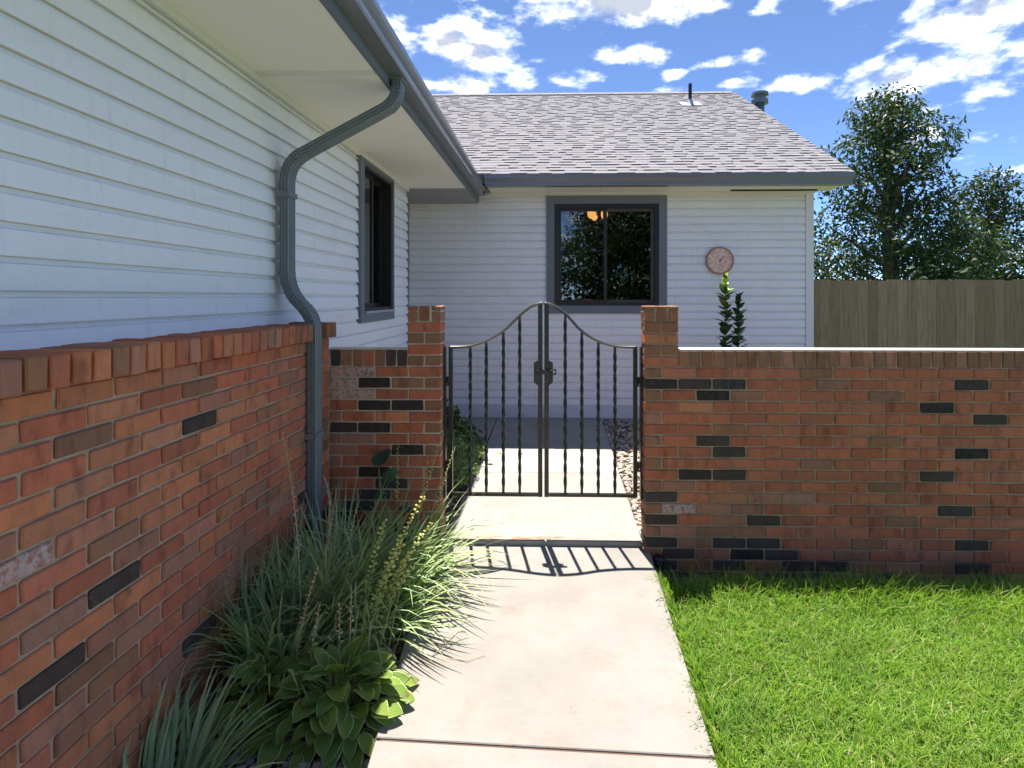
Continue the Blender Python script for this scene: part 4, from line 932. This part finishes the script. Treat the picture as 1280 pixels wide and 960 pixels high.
# ------------------------------------------------------------------ small things
ld = empty('garden_spotlight', 'small black garden spotlight at the foot of the right brick pier', 'garden light'); ld.location = (.640, 3.235, -.12)
part('housing', MB().tube([(0, 0, 0), (0, -.002, .03), (0, -.006, .075), (0, -.008, .09)], [.026, .034, .036, .024], 12), MT['black'], ld, True)
part('lens', MB().tube([(0, -.03, .055), (0, -.040, .060)], .018, 10), MT['glass'], ld)
part('spike', MB().tube([(0, 0, -.05), (0, 0, .001)], .008, 6), MT['black'], ld)
def litter():
    spots = [(-1.05, 2.03, 'curled tan dead leaf on the rock mulch, closest to the smaller hosta'), (-.94, 1.93, 'pale dead leaf lying flat in the gap between the two hostas'), (-.82, 1.885, 'tan dead leaf at the front edge of the bed below the large hosta'),
             (-.715, 1.88, 'brown dead leaf close to the slab joint under the large hosta'), (-.95, 1.87, 'dead leaf at the bottom edge of the picture beside the low grass'), (-.88, 1.95, 'small crumpled dead leaf under the hosta stalks')]
    for (x, y, lab) in spots:
        z = -.085
        o = link('dead_leaf', HL[random.randrange(9)].copy(), None, None, (x, y, z + .012), (R(random.uniform(-30, 30)), R(random.uniform(-25, 25)), random.uniform(0, 6.28)))
        o.data.materials.clear(); o.data.materials.append(MT['deadleaf']); s = random.uniform(.055, .085); o.scale = (s, s, s * 1.6)
        tag(o, lab, 'leaf', 'dead leaves in the bed')
    for (x, y, lab) in [(-.49, 5.22, 'brown fallen leaf on the walkway beside the shrub'), (-.30, 5.18, 'small fallen leaf in the middle of the walk behind the gate'), (-.52, 4.85, 'dry leaf at the slab edge by the feathery shrub')]:
        o = link('fallen_leaf', HL[random.randrange(9)].copy(), None, None, (x, y, .012), (R(10), R(5), random.uniform(0, 6.28)))
        o.data.materials.clear(); o.data.materials.append(MT['deadleaf']); o.scale = (.06, .06, .06); tag(o, lab, 'leaf', 'fallen leaves on the walk')
    def twig(pts, lab, mat='dry', r=.002):
        tag(part('twig', MB().tube(pts, r, 5), MT[mat]), lab, 'twig', 'stray stems on the walkway')
    z = -.027
    twig([(-.50, 2.30, z), (-.45, 2.36, z + .02), (-.41, 2.42, z + .03), (-.37, 2.44, z + .02)], 'dark stem lying across the walkway edge beside the hosta', 'bark')
    twig([(-.43, 2.29, z), (-.35, 2.27, z + .004), (-.28, 2.31, z + .002)], 'thin bent stem on the walkway right of the hosta', 'dry', .0013)
    twig([(-.44, 2.60, z), (-.36, 2.585, z + .012), (-.34, 2.56, z + .008), (-.42, 2.54, z)], 'looped dry stem on the walkway under the grass', 'dry', .0013)
    twig([(.53, 2.75, z), (.56, 2.76, z + .008), (.60, 2.75, z + .004)], 'dark stem lying at the lawn edge of the walkway', 'bark')
litter()

# ------------------------------------------------------------------ beyond the house: fence and trees (and the street trees the window mirrors)
fc = empty('board_fence', 'brown cedar board fence running right from the house gable', 'fence')
part('rail', box(3.75, 12, 8.26, 8.30, .35, .44), MT['cedar'], fc); part('rail', box(3.75, 12, 8.26, 8.30, 1.3, 1.39), MT['cedar'], fc)
x = 3.75
while x < 8.5:
    part('fence_board', box(x, x + .138, 8.235, 8.258, -.2, 1.75 + random.uniform(-.01, .01)), MT['cedar'], fc); x += .142
def tree(label, x, y, h, r, n, lsz, low=.25, lobes=16):
    t = empty('tree', label, 'tree', 'trees around the house'); t.location = (x, y, -.22); rr = random.Random(int(x * 10 + y))
    tp = [Vector((0, 0, 0)), Vector((.05, .02, h * .3)), Vector((-.05, .05, h * .6)), Vector((0, 0, h * .9))]
    part('trunk', MB().tube(tp, [h * .035, h * .028, h * .016, .02], 8), MT['bark'], t)
    C = []; Rd = []
    for k in range(lobes):
        f = k / (lobes - 1); z = h * (low + (1 - low) * f * .95); ring = r * (1 - f) ** .65 * rr.uniform(.45, .95); a = k * 2.4
        c = (ring * math.cos(a), ring * math.sin(a), z); C.append(c); Rd.append(r * (.34 + .22 * (1 - f)) * rr.uniform(.7, 1.1))
        part('limb', MB().tube([tp[0].lerp(tp[3], min(.92, max(.15, z / h - .12))), Vector(c)], [h * .012, h * .003], 5), MT['bark'], t)
    leaf_cloud('crown', C, Rd, n, lsz, MT['tree'], t, .75)
tree('leafy tree rising behind the board fence', 9.2, 15, 7.2, 2.4, 26000, .075, .22, 24)
tree('smaller leafy tree at the far end of the board fence', 13.5, 17, 5.5, 2.2, 18000, .075, .2, 22)
tree('large spreading tree across the street, mirrored in the rear window', 4.3, -13, 11, 3.8, 70000, .10, .05, 32)
tree('second street tree, mirrored at the side of the rear window', 12.5, -19, 9, 3.5, 8000, .16, .15, 18)
